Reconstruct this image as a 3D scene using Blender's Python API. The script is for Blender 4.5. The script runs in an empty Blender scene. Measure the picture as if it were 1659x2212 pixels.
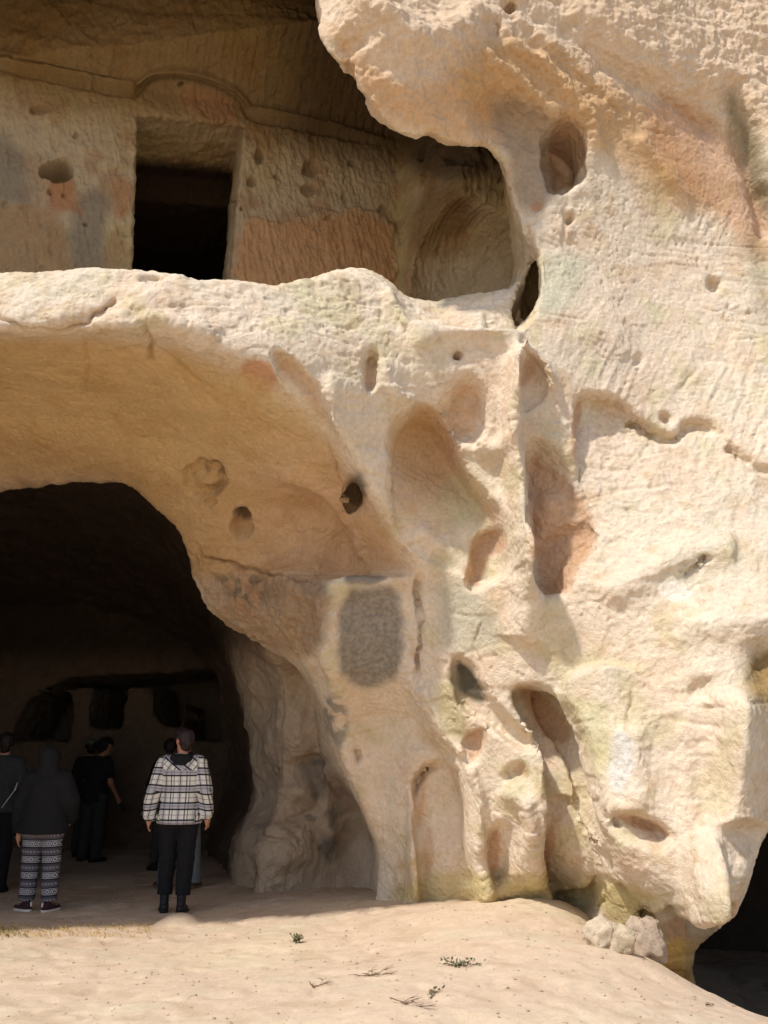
import bpy, math, random, time
import numpy as np
T0 = time.time()
random.seed(7)
rng = np.random.RandomState(7)
SC = bpy.context.scene
COL = SC.collection
f32 = np.float32

# ------------------------------------------------------------------ camera, sky, sun, exposure
FPX, CXP, CYP, PITCH, CAMZ = 2000.0, 829.5, 1106.0, math.radians(15.2), 1.4
cam_data = bpy.data.cameras.new('camera')
cam = bpy.data.objects.new('camera', cam_data)
COL.objects.link(cam)
cam.location = (0, 0, CAMZ)
cam.rotation_euler = (math.pi/2 + PITCH, 0, 0)
cam_data.sensor_fit = 'HORIZONTAL'
cam_data.sensor_width = 36
cam_data.lens = 36 * FPX / 1659.0
cam_data.clip_start = 0.1
cam_data.clip_end = 2000
SC.camera = cam

SUN = np.array([-0.42, -0.43, 0.79]); SUN = SUN / np.linalg.norm(SUN)
world = bpy.data.worlds.new('World')
SC.world = world
world.use_nodes = True
wn = world.node_tree.nodes
wl = world.node_tree.links
bg = wn['Background']
skyt = wn.new('ShaderNodeTexSky')
skyt.sky_type = 'NISHITA'
skyt.sun_disc = False
skyt.sun_elevation = math.asin(SUN[2])
skyt.sun_rotation = math.atan2(SUN[0], SUN[1])
skyt.air_density = 1.0
skyt.dust_density = 1.5
skyt.ozone_density = 1.0
wl.new(skyt.outputs[0], bg.inputs[0])
bg.inputs[1].default_value = 0.15
sd = bpy.data.lights.new('sun', 'SUN')
sd.energy = 3.3
sd.angle = math.radians(2.5)
sd.color = (1.0, 0.95, 0.87)
sun = bpy.data.objects.new('sun', sd)
COL.objects.link(sun)
from mathutils import Vector
sun.rotation_euler = Vector(SUN).to_track_quat('Z', 'Y').to_euler()
sun.location = (-6, -6, 14)
SC.view_settings.view_transform = 'Standard'
SC.view_settings.look = 'None'
SC.view_settings.exposure = 0.22
SC.view_settings.gamma = 1.0
SC.view_settings.use_curve_mapping = False
SC.cycles.max_bounces = 8
SC.cycles.diffuse_bounces = 6

# ------------------------------------------------------------------ measuring helpers
cP, sP = math.cos(PITCH), math.sin(PITCH)
def ray(px, py):
    cx = (np.asarray(px, float)-CXP)/FPX; cy = (CYP-np.asarray(py, float))/FPX
    return cx, cP - cy*sP, sP + cy*cP
def at(px, py, Y):
    """point of the place seen at (px, py) of the 1659x2212 survey picture, Y metres ahead"""
    a, b, c = ray(px, py)
    t = Y/b
    return np.array([a*t, Y, CAMZ + c*t])
def on_level(px, py, z):
    a, b, c = ray(px, py)
    t = (z-CAMZ)/c
    return np.array([a*t, b*t, z])
def project(x, y, z):
    zz = z - CAMZ
    d = y*cP + zz*sP
    up = zz*cP - y*sP
    d = np.maximum(d, 0.2)
    return CXP + FPX*x/d, CYP - FPX*up/d, d

# ------------------------------------------------------------------ numpy noise
_perm = np.random.RandomState(3).permutation(256)
_perm = np.concatenate([_perm, _perm, _perm]).astype(np.int32)
_g = np.array([[1,1,0],[-1,1,0],[1,-1,0],[-1,-1,0],[1,0,1],[-1,0,1],[1,0,-1],[-1,0,-1],
               [0,1,1],[0,-1,1],[0,1,-1],[0,-1,-1],[1,1,0],[-1,1,0],[0,-1,1],[0,-1,-1]], f32)
def pnoise(x, y, z):
    x = np.asarray(x, f32); y = np.asarray(y, f32); z = np.asarray(z, f32)
    xi = np.floor(x).astype(np.int32); yi = np.floor(y).astype(np.int32); zi = np.floor(z).astype(np.int32)
    xf = x-xi; yf = y-yi; zf = z-zi
    xi &= 255; yi &= 255; zi &= 255
    u = xf*xf*xf*(xf*(xf*6-15)+10); v = yf*yf*yf*(yf*(yf*6-15)+10); w = zf*zf*zf*(zf*(zf*6-15)+10)
    out = 0
    for a in (0, 1):
        pa = _perm[xi+a]; ua = u if a else 1-u
        for b in (0, 1):
            pb = _perm[pa+yi+b]; vb = v if b else 1-v
            for c in (0, 1):
                g = _g[_perm[pb+zi+c] & 15]
                wc = w if c else 1-w
                out = out + ua*vb*wc*(g[..., 0]*(xf-a)+g[..., 1]*(yf-b)+g[..., 2]*(zf-c))
    return out
def fbm(P, sc, octv=3, off=0.0, gain=0.5, st=(1, 1, 1)):
    a = 1.0; s = sc; r = 0; n = 0
    for i in range(octv):
        r = r + a*pnoise(P[:, 0]*s*st[0]+off+i*17.3, P[:, 1]*s*st[1]+off*1.7+i*5.1, P[:, 2]*s*st[2]+off*.6+i*9.7)
        n += a; a *= gain; s *= 2.03
    return r/n*1.5
def sstep(a, b, x):
    t = np.clip((x-a)/(b-a), 0, 1)
    return t*t*(3-2*t)

def chaikin(pts, n=2, closed=True):
    p = np.array(pts, float)
    for _ in range(n):
        if closed:
            q = np.roll(p, -1, 0)
            p = np.stack([p*.75+q*.25, p*.25+q*.75], 1).reshape(-1, 2)
        else:
            q = p[1:]; r = p[:-1]
            m = np.stack([r*.75+q*.25, r*.25+q*.75], 1).reshape(-1, 2)
            p = np.vstack([p[:1], m, p[-1:]])
    return p
def poly_sd(U, V, poly):
    """signed distance to closed polygon, + inside"""
    p = np.asarray(poly, f32); sh = U.shape
    u = U.ravel(); v = V.ravel()
    d2 = np.full(u.shape, 1e12, f32); ins = np.zeros(u.shape, bool)
    for i in range(len(p)):
        a = p[i-1]; b = p[i]
        ex, ey = b-a
        L = ex*ex+ey*ey
        if L < 1e-9: continue
        wx = u-a[0]; wy = v-a[1]
        t = np.clip((wx*ex+wy*ey)/L, 0, 1)
        dx = wx-ex*t; dy = wy-ey*t
        np.minimum(d2, dx*dx+dy*dy, out=d2)
        if abs(ey) > 1e-9:
            c = ((a[1] <= v) != (b[1] <= v))
            xi = a[0]+(v-a[1])*(ex/ey)
            ins ^= (c & (u < xi))
    d = np.sqrt(d2)
    return np.where(ins, d, -d).reshape(sh).astype(f32)
def line_d(U, V, pts):
    """distance to open polyline and the parameter 0..1 along it"""
    p = np.asarray(pts, f32)
    best = np.full(U.shape, 1e9, f32); par = np.zeros(U.shape, f32)
    n = len(p)-1
    for i in range(n):
        a = p[i]; b = p[i+1]; e = b-a; L = float(e@e)+1e-9
        t = np.clip(((U-a[0])*e[0]+(V-a[1])*e[1])/L, 0, 1)
        d = np.hypot(U-a[0]-e[0]*t, V-a[1]-e[1]*t)
        m = d < best
        best = np.where(m, d, best); par = np.where(m, (i+t)/n, par)
    return best, par

# ------------------------------------------------------------------ cliff: the plan of the face
XMIN, XMAX, ZMIN, ZMAX, YMIN, YMAX = -8.9, 6.4, -1.3, 10.6, 4.9, 18.2
def rbf_fit(P, val, c, lam=1e-3):
    D = np.sqrt(((P[:, None]-P[None])**2).sum(-1)+c*c)
    n = len(P)
    A = np.zeros((n+3, n+3)); A[:n, :n] = D + np.eye(n)*(-lam)
    Q = np.hstack([np.ones((n, 1)), P]); A[:n, n:] = Q; A[n:, :n] = Q.T
    w = np.linalg.solve(A, np.concatenate([val, np.zeros(3)]))
    return w
def rbf_eval(P, w, c, X, Z):
    r = w[-3] + w[-2]*X + w[-1]*Z
    for i in range(len(P)):
        r = r + w[i]*np.sqrt((X-P[i, 0])**2+(Z-P[i, 1])**2+c*c)
    return r
FACE = [  # (px, py, metres ahead)
 (-700,600,6.4),(0,620,6.6),(0,700,6.45),(300,620,6.7),(300,700,6.55),(600,640,6.95),(600,760,6.75),(850,620,7.3),
 (850,750,7.2),(-700,720,6.4),(0,300,6.8),(400,300,6.9),(300,0,6.9),(700,300,7.0),(750,50,6.8),(850,200,6.9),
 (1000,250,7.1),(950,50,6.95),(1100,0,7.1),(0,1100,6.8),(0,2000,7.0),(400,1100,7.1),(400,2000,7.6),
 (950,1000,7.6),(1000,1250,7.8),(800,1300,8.2),(800,1600,8.8),(800,1900,9.3),(1000,1500,8.0),(1000,1900,8.7),
 (900,1100,7.6),(760,1100,7.5),(1130,800,7.3),(1130,1250,7.5),(1200,1500,7.6),(1250,1900,8.0),(1150,500,7.5),
 (1150,350,7.4),(1400,300,7.7),(1600,100,8.1),(1650,500,8.1),(1400,600,7.8),(1400,900,7.6),(1600,900,7.6),
 (1650,1100,7.3),(1450,1200,7.2),(1650,1350,6.9),(1400,1500,7.1),(1600,1600,6.8),(1400,1750,7.05),(1560,1900,6.8),
 (1400,1950,7.3),(1300,1850,7.45),(1659,1800,7.0),(2300,1000,7.3),(2300,0,8.6),(2300,2000,7.2),(-900,1500,6.6),
 (-900,100,6.8),(1200,2200,8.9),(500,2300,8.4),(1500,2150,7.4)]
_fp = np.array([at(a, b, c)[[0, 2]] for a, b, c in FACE]); _fv = np.array([c for *_, c in FACE], float)
_fw = rbf_fit(_fp, _fv, 0.35)

R2 = 0.02
gx = np.arange(XMIN-.2, XMAX+.2, R2); gz = np.arange(ZMIN-.2, ZMAX+.2, R2)
GX, GZ = np.meshgrid(gx.astype(f32), gz.astype(f32), indexing='ij')
B = np.clip(rbf_eval(_fp, _fw, 0.35, GX, GZ), 5.4, 9.6).astype(f32)
U0, V0, D0 = project(GX, B, GZ)
F = B.copy()
from concurrent.futures import ThreadPoolExecutor
POOL = ThreadPoolExecutor(4)
def par(fn, n, size=60000):
    cuts = list(range(0, n, size))
    return list(POOL.map(lambda i: fn(slice(i, min(i+size, n))), cuts))
def chk(*a): print('[t %.1f]' % (time.time()-T0), *a)

class Pix:   # features laid on the face in survey-picture units; works on maps or on vertex lists
    def __init__(s, U, V): s.U = U; s.V = V
    def poly(s, pts, w, n=2):
        lo = np.min(pts, 0)-3*w-4; hi = np.max(pts, 0)+3*w+4
        m = (s.U > lo[0]) & (s.U < hi[0]) & (s.V > lo[1]) & (s.V < hi[1])
        out = np.zeros(s.U.shape, f32)
        if m.any():
            sd_ = poly_sd(s.U[m], s.V[m], chaikin(pts, n))
            out[m] = sstep(-w, w, sd_)
        return out
    def grad(s, a, b):
        a = np.array(a, float); b = np.array(b, float); e = b-a
        return np.clip(((s.U-a[0])*e[0]+(s.V-a[1])*e[1])/(e@e), 0, 1)
    def gau(s, x, y, rx, ry, ang=0):
        c, n = math.cos(math.radians(ang)), math.sin(math.radians(ang))
        dx = s.U-x; dy = s.V-y
        return np.exp(-(((dx*c+dy*n)/rx)**2+((-dx*n+dy*c)/ry)**2))
    def ell(s, x, y, rx, ry, ang=0, e=.25):
        c, n = math.cos(math.radians(ang)), math.sin(math.radians(ang))
        dx = s.U-x; dy = s.V-y
        r = np.sqrt(((dx*c+dy*n)/rx)**2+((-dx*n+dy*c)/ry)**2)
        return 1-sstep(1-e, 1+e, r)
    def rid(s, pts, w, n=1):
        lo = np.min(pts, 0)-4*w; hi = np.max(pts, 0)+4*w
        m = (s.U > lo[0]) & (s.U < hi[0]) & (s.V > lo[1]) & (s.V < hi[1])
        out = np.zeros(s.U.shape, f32)
        if m.any():
            d, p = line_d(s.U[m], s.V[m], chaikin(pts, n, False))
            out[m] = np.exp(-(d/w)**2)*sstep(0, .16, p)*sstep(1, .84, p)
        return out

wob = 7*pnoise(GX*2.2, B*0, GZ*2.2)+4*pnoise(GX*6.5, B*0+3, GZ*6.5)
wob2 = 7*pnoise(GX*2.2+40, B*0, GZ*2.2)+4*pnoise(GX*6.5+9, B*0+3, GZ*6.5)
K = Pix(U0+wob, V0+wob2)
# niche left of the thin pillar: deepest along its upper right rim
n1 = .8*K.poly([(880,885),(930,875),(965,925),(985,985),(1012,1030),(1045,1060),(1082,1110),(1100,1160),(1102,1225),(1060,1245),(1000,1240),(900,1200),(850,1140),(835,1070),(838,990),(850,920)], 9)
F += n1*(0.03+0.52*K.grad((850,1180),(1010,980)))
F += -.06*K.rid([(900,1130),(960,1170),(1020,1230)], 22)
n1b = K.poly([(1035,1140),(1075,1125),(1105,1150),(1110,1235),(1060,1250),(1030,1275),(1000,1262),(1025,1215),(1022,1175)], 6)
F += n1b*.16
F += .20*K.ell(1003,885,46,66,0,.35)
F += -.10*K.rid([(960,880),(975,950),(1020,965)], 14)
# thin pillar with its splayed root
for pts, w, a in (([(1130,745),(1112,800),(1106,870),(1104,950),(1108,1030),(1118,1120),(1128,1210),(1134,1310)], 17, -.36),
                  ([(1110,960),(1065,985),(1020,960)], 20, -.14), ([(1120,760),(1160,770),(1200,850)], 13, -.13),
                  ([(1124,1150),(1134,1230),(1136,1320),(1120,1400)], 32, -.18), ([(1130,745),(1080,725),(980,720),(880,735)], 26, -.10),
                  ([(1060,1060),(1080,1130),(1110,1190)], 14, -.08)):
    F += a*K.rid(pts, w)
F += .17*K.poly([(1132,775),(1160,780),(1190,835),(1175,860),(1120,905),(1116,850),(1120,800)], 8)*K.grad((1150,930),(1150,780))
F += (.09+.20*K.grad((1290,1130),(1165,1120)))*K.poly([(1142,955),(1180,960),(1235,1010),(1265,1070),(1300,1130),(1275,1200),(1235,1260),(1220,1285),(1165,1280),(1150,1230),(1140,1100)], 20)
F += .11*K.poly([(1150,1190),(1200,1140),(1260,1120),(1290,1150),(1250,1200),(1225,1220),(1215,1280),(1165,1290),(1150,1240)], 16)
F += -.12*K.gau(1190,1080,35,30)
F += .19*K.poly([(1243,880),(1256,848),(1300,848),(1350,870),(1380,900),(1440,940),(1470,935),(1490,905),(1560,925),(1572,960),(1645,1012),(1680,1010),(1680,1080),(1500,1100),(1380,1150),(1320,1190),(1280,1100),(1245,1020)], 5)*K.grad((1480,1140),(1280,880))
F += .07*K.rid([(1375,905),(1440,945),(1468,940),(1490,906),(1560,925)], 9)
F += .10*K.rid([(1565,965),(1600,985),(1645,1018),(1700,1015)], 9)
for x, y, rx, ry, a in ((985,770,12,11,.25),(1095,10,12,12,.25),(1062,62,18,22,.12),(1230,475,9,13,.10),(1541,615,15,17,.12),
                        (1442,900,11,10,.10),(1375,906,12,7,.09),(1330,1777,9,8,.25),(1595,1786,13,7,.16),(1380,776,7,12,.05),(1520,1213,16,6,.08)):
    F += a*K.ell(x,y,rx,ry,0,.35)
# square hole with its soft run-in
F += .55*K.poly([(737,1040),(762,1030),(788,1050),(799,1088),(777,1112),(748,1112),(738,1085)], 5)*K.grad((790,1125),(755,1060))
F += .12*K.gau(712,1050,40,22,20)
# finger slots under the ledge
F += .16*K.poly([(588,757),(602,757),(640,790),(690,835),(712,890),(704,950),(680,905),(640,850),(600,800)], 6)
F += .16*K.ell(799,800,17,44,6,.3)
F += -.07*K.rid([(830,770),(845,850),(900,880)], 16)
F += -.08*K.rid([(720,800),(715,900),(740,1000)], 18)
# lower niches
F += .32*K.poly([(690,1440),(860,1450),(885,1490),(900,1530),(928,1585),(985,1640),(958,1646),(912,1680),(892,1730),(880,1850),(890,1960),(800,1970),(690,1600)], 12)*sstep(1440,1560,K.V)
F += .44*K.poly([(895,1720),(903,1680),(930,1652),(958,1645),(985,1658),(999,1700),(1004,1780),(1015,1850),(1028,1920),(1034,2040),(912,2040),(908,1900),(892,1800)], 8)*(.45+.55*K.grad((890,1900),(990,1700)))
F += -.16*K.gau(870,1915,34,34)
F += -.16*K.rid([(1000,1600),(1024,1700),(1032,1800),(1046,1900),(1050,1990)], 17)
F += -.14*K.rid([(1090,1690),(1140,1750),(1148,1850),(1160,1940)], 22)
F += -.12*K.gau(1060,1930,60,26)
F += -.10*K.rid([(905,1600),(890,1700),(870,1800),(880,1890)], 30)
F += .56*K.poly([(1105,1490),(1150,1475),(1200,1500),(1232,1550),(1252,1610),(1270,1700),(1290,1760),(1312,1830),(1332,1890),(1330,2000),(1215,2020),(1184,1900),(1168,1850),(1190,1760),(1180,1690),(1190,1640),(1160,1580),(1120,1540)], 8)*(.60+.40*K.grad((1120,1640),(1240,1600)))
F += -.22*K.poly([(1196,1488),(1238,1550),(1258,1610),(1278,1700),(1300,1760),(1320,1830),(1340,1892),(1420,1950),(1520,1900),(1500,1600),(1400,1450),(1280,1430)], 8)*K.grad((1460,1700),(1290,1700))
F += .10*K.poly([(1200,1730),(1260,1725),(1290,1770),(1300,1900),(1230,1960),(1180,1930),(1175,1850),(1200,1790)], 6)
F += .15*K.poly([(1050,1800),(1090,1768),(1124,1790),(1118,1850),(1092,1900),(1060,1908),(1034,1862)], 11)
F += .20*K.poly([(975,1415),(1010,1425),(1060,1505),(1110,1560),(1165,1605),(1135,1625),(1060,1565),(1000,1535),(980,1480)], 10)
F += .11*K.poly([(1005,1590),(1050,1565),(1050,1610),(1020,1660),(1000,1645)], 7)
F += .13*K.poly([(1080,1680),(1125,1640),(1145,1690),(1100,1695)], 6)
F += -.11*K.rid([(905,1480),(935,1560),(1000,1640)], 18)
F += -.10*K.rid([(1075,1700),(1120,1760),(1135,1850),(1130,1920)], 18)
F += .09*K.ell(772,1630,7,17,-12,.4)
F += .26*K.poly([(1300,1756),(1330,1752),(1380,1757),(1450,1788),(1462,1812),(1420,1850),(1340,1850)], 7)*K.grad((1375,1832),(1395,1775))
F += .08*K.rid([(905,1240),(902,1300),(908,1400),(897,1480)], 5)
F += .07*K.rid([(560,1222),(700,1240),(780,1236),(900,1234)], 5)
F += .22*K.ell(776,1222,10,8,0,.4)
# right face: soft vertical ribs, chin and the hollow below it
F += -.20*K.rid([(1570,1480),(1600,1650),(1600,1800)], 60)
F += .10*K.rid([(1520,1450),(1530,1650),(1520,1830)], 26)
F += -.12*K.rid([(1585,1480),(1565,1650),(1532,1830),(1512,2000)], 34, 1)
F += -.44*K.poly([(1486,1800),(1510,1780),(1538,1790),(1548,1850),(1541,1920),(1532,1972),(1516,1986),(1488,1986),(1476,1968),(1474,1900)], 9, 1)*sstep(1740, 1985, K.V)
F += -.10*K.rid([(1340,1560),(1370,1700),(1330,1800)], 40)
F += -.10*K.rid([(1440,1350),(1560,1335),(1760,1335)], 44)
F += .18*K.gau(1660,1430,40,60)
F += -.10*K.rid([(1290,1300),(1400,1230),(1500,1190),(1600,1180)], 34)
F += .05*K.rid([(1515,1225),(1480,1260)], 8)
F += .60*K.poly([(1408,1985),(1440,1968),(1466,1954),(1474,1984),(1500,1990),(1536,1988),(1556,1960),(1610,1945),(1560,2200),(1330,2200),(1425,2080),(1440,2030)], 5)
F += .32*K.poly([(1205,1958),(1230,1945),(1312,1938),(1320,1910),(1336,1902),(1380,1940),(1420,1988),(1448,2030),(1440,2200),(1230,2200)], 5)
F += -.20*K.gau(1460,2100,70,60)
# upper right mass, brow and ribs
F += -.22*K.poly([(1225,-260),(1240,40),(1290,110),(1360,150),(1430,172),(1510,190),(1570,250),(1620,320),(1670,400),(2100,480),(2100,-260)], 46)
F += .16*K.rid([(1560,190),(1600,300),(1640,420),(1659,520)], 22)
F += -.20*K.gau(870,150,170,150)
F += -.14*K.gau(790,60,90,90)
F += .10*K.gau(755,130,30,25)
F += .22*K.poly([(1010,250),(1070,200),(1150,205),(1200,265),(1186,330),(1180,410),(1130,500),(1090,520),(1075,400),(1068,320)], 34)
F += -.12*K.rid([(1030,120),(1100,175),(1170,225),(1225,285),(1262,330)], 13)
F += -.10*K.rid([(1090,90),(1180,150),(1270,240),(1300,330)], 15)
F += -.09*K.rid([(1150,60),(1240,150),(1330,240),(1420,350),(1500,460)], 18)
F += .09*K.rid([(1190,110),(1290,200),(1390,310)], 14)
F += .11*K.rid([(1240,80),(1340,160),(1440,200),(1560,290)], 16)
F += -.16*K.rid([(760,-60),(800,60),(900,130),(1000,100),(1050,20)], 40)
F += .55*K.poly([(1172,258),(1215,236),(1250,262),(1270,308),(1273,362),(1250,396),(1215,416),(1188,412),(1176,360)], 5)*(.25+.75*K.grad((1165,330),(1215,320)))
F += .30*K.poly([(1140,470),(1158,535),(1163,600),(1156,660),(1132,702),(1092,718),(1064,716),(1050,690),(1040,640),(1060,600),(1100,560),(1110,500)], 8)
F += -.10*K.rid([(840,605),(860,660),(880,700),(950,712),(1060,712),(1120,700)], 15)
F += -.08*K.rid([(300,690),(400,700),(480,730)], 16)
F += .06*K.rid([(0,700),(100,710),(190,690),(260,640)], 10)
F += -.07*K.gau(330,640,60,30)
F += .08*K.ell(328,605,26,10,5,.3)
Fgx, Fgz = np.gradient(F, R2)
Fk = 1/np.sqrt(1+np.minimum(Fgx**2+Fgz**2, 9.0))
chk('face map')

# ------------------------------------------------------------------ voids behind the face, drawn as outlines at several depths behind it
def outline(s, pts, n=1):
    U, V, D = project(GX, B+s, GZ)
    return poly_sd(U, V, chaikin(pts, n))*(D/FPX).astype(f32)
RB = [(715,1480),(735,1560),(745,1640),(775,1720),(805,1790),(828,1850),(824,1900),(812,2400),(-900,2400)]
CAVE = [
 (-2.0, [(-900,715),(0,712),(300,705),(450,748),(600,800),(690,870),(740,960),(800,1060),(860,1160),(900,1236),(800,1240),(720,1242),(690,1300),(690,1400)]+RB),
 (0.0, [(-900,715),(0,712),(300,705),(450,748),(600,800),(690,870),(740,960),(800,1060),(860,1160),(900,1236),(800,1240),(720,1242),(690,1300),(690,1400)]+RB),
 (0.8, [(-900,790),(0,790),(200,795),(400,850),(520,920),(620,1010),(700,1100),(760,1185),(750,1230),(640,1234),(600,1246),(596,1320),(640,1400),(682,1470),(704,1540),(722,1630),(758,1700),(790,1765),(816,1840),(814,1900),(805,2400),(-900,2400)]),
 (1.6, [(-900,885),(0,885),(200,895),(350,945),(450,1015),(530,1100),(590,1190),(560,1225),(525,1270),(540,1340),(600,1396),(655,1447),(684,1500),(702,1560),(716,1635),(754,1703),(787,1768),(812,1840),(808,1900),(800,2400),(-900,2400)]),
 (2.25, [(-900,985),(0,998),(100,997),(200,1008),(250,1022),(290,1045),(330,1085),(370,1120),(400,1160),(420,1230),(440,1290),(455,1325),(500,1350),(560,1393),(610,1418),(645,1448),(670,1500),(688,1560),(710,1640),(750,1705),(785,1770),(808,1840),(804,1900),(800,2400),(-900,2400)]),
 (2.55, [(-900,1080),(0,1066),(100,1050),(180,1038),(250,1036),(292,1044),(330,1078),(374,1112),(408,1155),(428,1225),(450,1290),(470,1315),(520,1345),(580,1385),(630,1420),(660,1460),(668,1510),(676,1570),(705,1640),(716,1700),(706,1770),(720,1840),(700,1890),(700,2400),(-900,2400)]),
 (3.0, [(-900,960),(0,950),(200,960),(350,1000),(440,1100),(500,1200),(545,1320),(570,1390),(590,1450),(600,1520),(604,1600),(618,1650),(612,1700),(606,1760),(580,1820),(562,1870),(560,2400),(-900,2400)]),
 (3.5, [(-900,980),(0,960),(200,970),(350,1010),(440,1100),(500,1200),(545,1320),(562,1400),(572,1450),(580,1560),(584,1640),(596,1700),(590,1760),(562,1820),(552,1860),(556,2400),(-900,2400)]),
 (4.1, [(-900,1000),(0,980),(200,990),(350,1030),(430,1120),(490,1230),(515,1330),(530,1400),(548,1480),(560,1560),(572,1640),(580,1700),(572,1760),(540,1800),(516,1850),(520,2400),(-900,2400)]),
 (4.8, [(-900,1050),(0,1030),(200,1040),(330,1080),(410,1170),(460,1280),(490,1370),(512,1450),(530,1530),(545,1600),(556,1680),(548,1740),(520,1790),(498,1830),(500,2400),(-900,2400)]),
 (6.0, [(-900,1120),(0,1100),(200,1110),(330,1150),(420,1260),(470,1350),(505,1450),(530,1530),(550,1620),(556,1690),(540,1750),(500,1800),(480,1830),(490,2400),(-900,2400)]),
 (8.0, [(-900,1250),(0,1230),(250,1240),(400,1300),(465,1400),(500,1480),(520,1600),(520,1720),(480,1790),(450,1830),(460,2400),(-900,2400)]),
 (9.0, [(-900,1330),(0,1310),(250,1320),(400,1380),(455,1450),(480,1520),(490,1620),(485,1730),(455,1800),(440,1830),(450,2400),(-900,2400)]),
]
OPEN = [
 (-2.0, [(-900,590),(0,592),(110,590),(200,578),(390,594),(402,607),(500,605),(590,620),(640,606),(720,592),(780,586),(835,606),(862,660),(890,702),(960,712),(1060,714),(1120,705),(1150,680),(1160,620),(1152,540),(1120,480),(1098,420),(1075,330),(1040,312),(960,306),(930,284),(900,298),(860,288),(825,262),(788,212),(776,160),(756,130),(742,142),(715,122),(692,75),(700,40),(686,-60),(680,-90),(400,-100),(-900,-90)]),
 (0.0, [(-900,590),(0,592),(110,590),(200,578),(390,594),(402,607),(500,605),(590,620),(640,606),(720,592),(780,586),(835,606),(862,660),(890,702),(960,712),(1060,714),(1120,705),(1150,680),(1160,620),(1152,540),(1120,480),(1098,420),(1075,330),(1040,312),(960,306),(930,284),(900,298),(860,288),(825,262),(788,212),(776,160),(756,130),(742,142),(715,122),(692,75),(700,40),(686,-60),(680,-90),(400,-100),(-900,-90)]),
 (0.55, [(-900,600),(0,600),(110,598),(200,588),(390,600),(402,612),(500,610),(590,625),(640,612),(720,598),(780,590),(835,610),(880,642),(950,656),(1010,640),(1060,632),(1100,624),(1135,600),(1142,570),(1135,520),(1112,470),(1098,420),(1080,330),(1040,300),(960,290),(930,270),(900,280),(860,268),(825,240),(798,200),(790,150),(760,110),(742,122),(715,102),(702,60),(700,40),(700,-60),(700,-110),(400,-120),(-900,-110)]),
 (1.1, [(-900,640),(0,640),(200,640),(400,645),(600,650),(800,640),(880,650),(950,660),(1010,650),(1060,640),(1085,600),(1092,560),(1095,520),(1095,470),(1092,420),(1085,340),(1060,260),(1000,200),(950,100),(850,-60),(700,-100),(-900,-120)]),
 (1.5, [(-900,700),(0,700),(200,700),(400,700),(600,700),(800,680),(880,680),(950,680),(1010,680),(1060,660),(1085,600),(1092,560),(1095,520),(1095,470),(1092,420),(1085,340),(1060,260),(1000,200),(950,100),(850,0),(700,-40),(-900,-60)]),
]
RCA = [(1900,1660),(1720,1715),(1662,1795),(1640,1826),(1619,1886),(1602,1945),(1590,1991),(1576,2014),(1545,2018),(1524,2060),(1520,2110),(1524,2160),(1540,2400),(3000,2600),(3000,1600)]
RCB = [(1900,1660),(1720,1715),(1662,1795),(1640,1826),(1619,1886),(1600,1945),(1576,1991),(1534,2018),(1512,2040),(1502,2058),(1495,2106),(1503,2150),(1530,2400),(3000,2600),(3000,1600)]
cave_s = np.array([c[0] for c in CAVE], f32); cave_m = [outline(c[0], c[1]) for c in CAVE]
open_s = np.array([c[0] for c in OPEN], f32); open_m = [outline(c[0], c[1], 1 if c[0] > .6 else 0) for c in OPEN]
rc_m = [outline(-.5, RCA), outline(.6, RCB), outline(1.6, [(a-14 if b < 2300 else a, b-10) for a, b in RCB]), outline(3.0, [(a+40 if b < 2300 else a, b+60) for a, b in RCB])]
rc_s = np.array([-.5, .6, 1.6, 4.5], f32)
chk('outlines')

# upper chamber: planes of its walls
PW0 = at(0, 350, 8.4); PW1 = at(862, 450, 9.75)
wd = (PW1-PW0)[:2]; wd /= np.linalg.norm(wd)            # along the back wall, left to right
WNRM = np.array([-wd[1], wd[0]])                         # into the rock
PS1 = at(1100, 450, 7.9)
sdv = (PS1-PW1)[:2]; sdv /= np.linalg.norm(sdv)
SN = np.array([-sdv[1], sdv[0]]); SN = SN if SN[0] > 0 else -SN
def wall_pt(px, py, off=0.0):
    """where a sight line meets the chamber's back wall"""
    a, b, c = ray(px, py)
    o = PW0[:2]@WNRM + off
    t = o/(a*WNRM[0]+b*WNRM[1])
    return np.array([a*t, b*t, CAMZ+c*t])
_dl0, _dl1 = wall_pt(298, 245), wall_pt(286, 590)
_dr0, _dr1 = wall_pt(528, 270), wall_pt(498, 605)
def wu(x, y): return (x-PW0[0])*wd[0]+(y-PW0[1])*wd[1]
_c0 = wall_pt(0, 150); _c1 = wall_pt(855, 315)
CEILZ = .5*(_c0[2]+_c1[2])
cu0, cu1 = wu(_c0[0], _c0[1]), wu(_c1[0], _c1[1])
chk('cornice z', _c0[2], _c1[2], 'door', _dl0, _dl1, _dr0, _dr1)
def ceil_z(u): return _c0[2]+(u-cu0)*(_c1[2]-_c0[2])/(cu1-cu0)
dzt0, dzt1 = _dl0[2], _dr0[2]
du = [wu(p[0], p[1]) for p in (_dl0, _dl1, _dr0, _dr1)]
RFLOOR = 4.95
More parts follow.
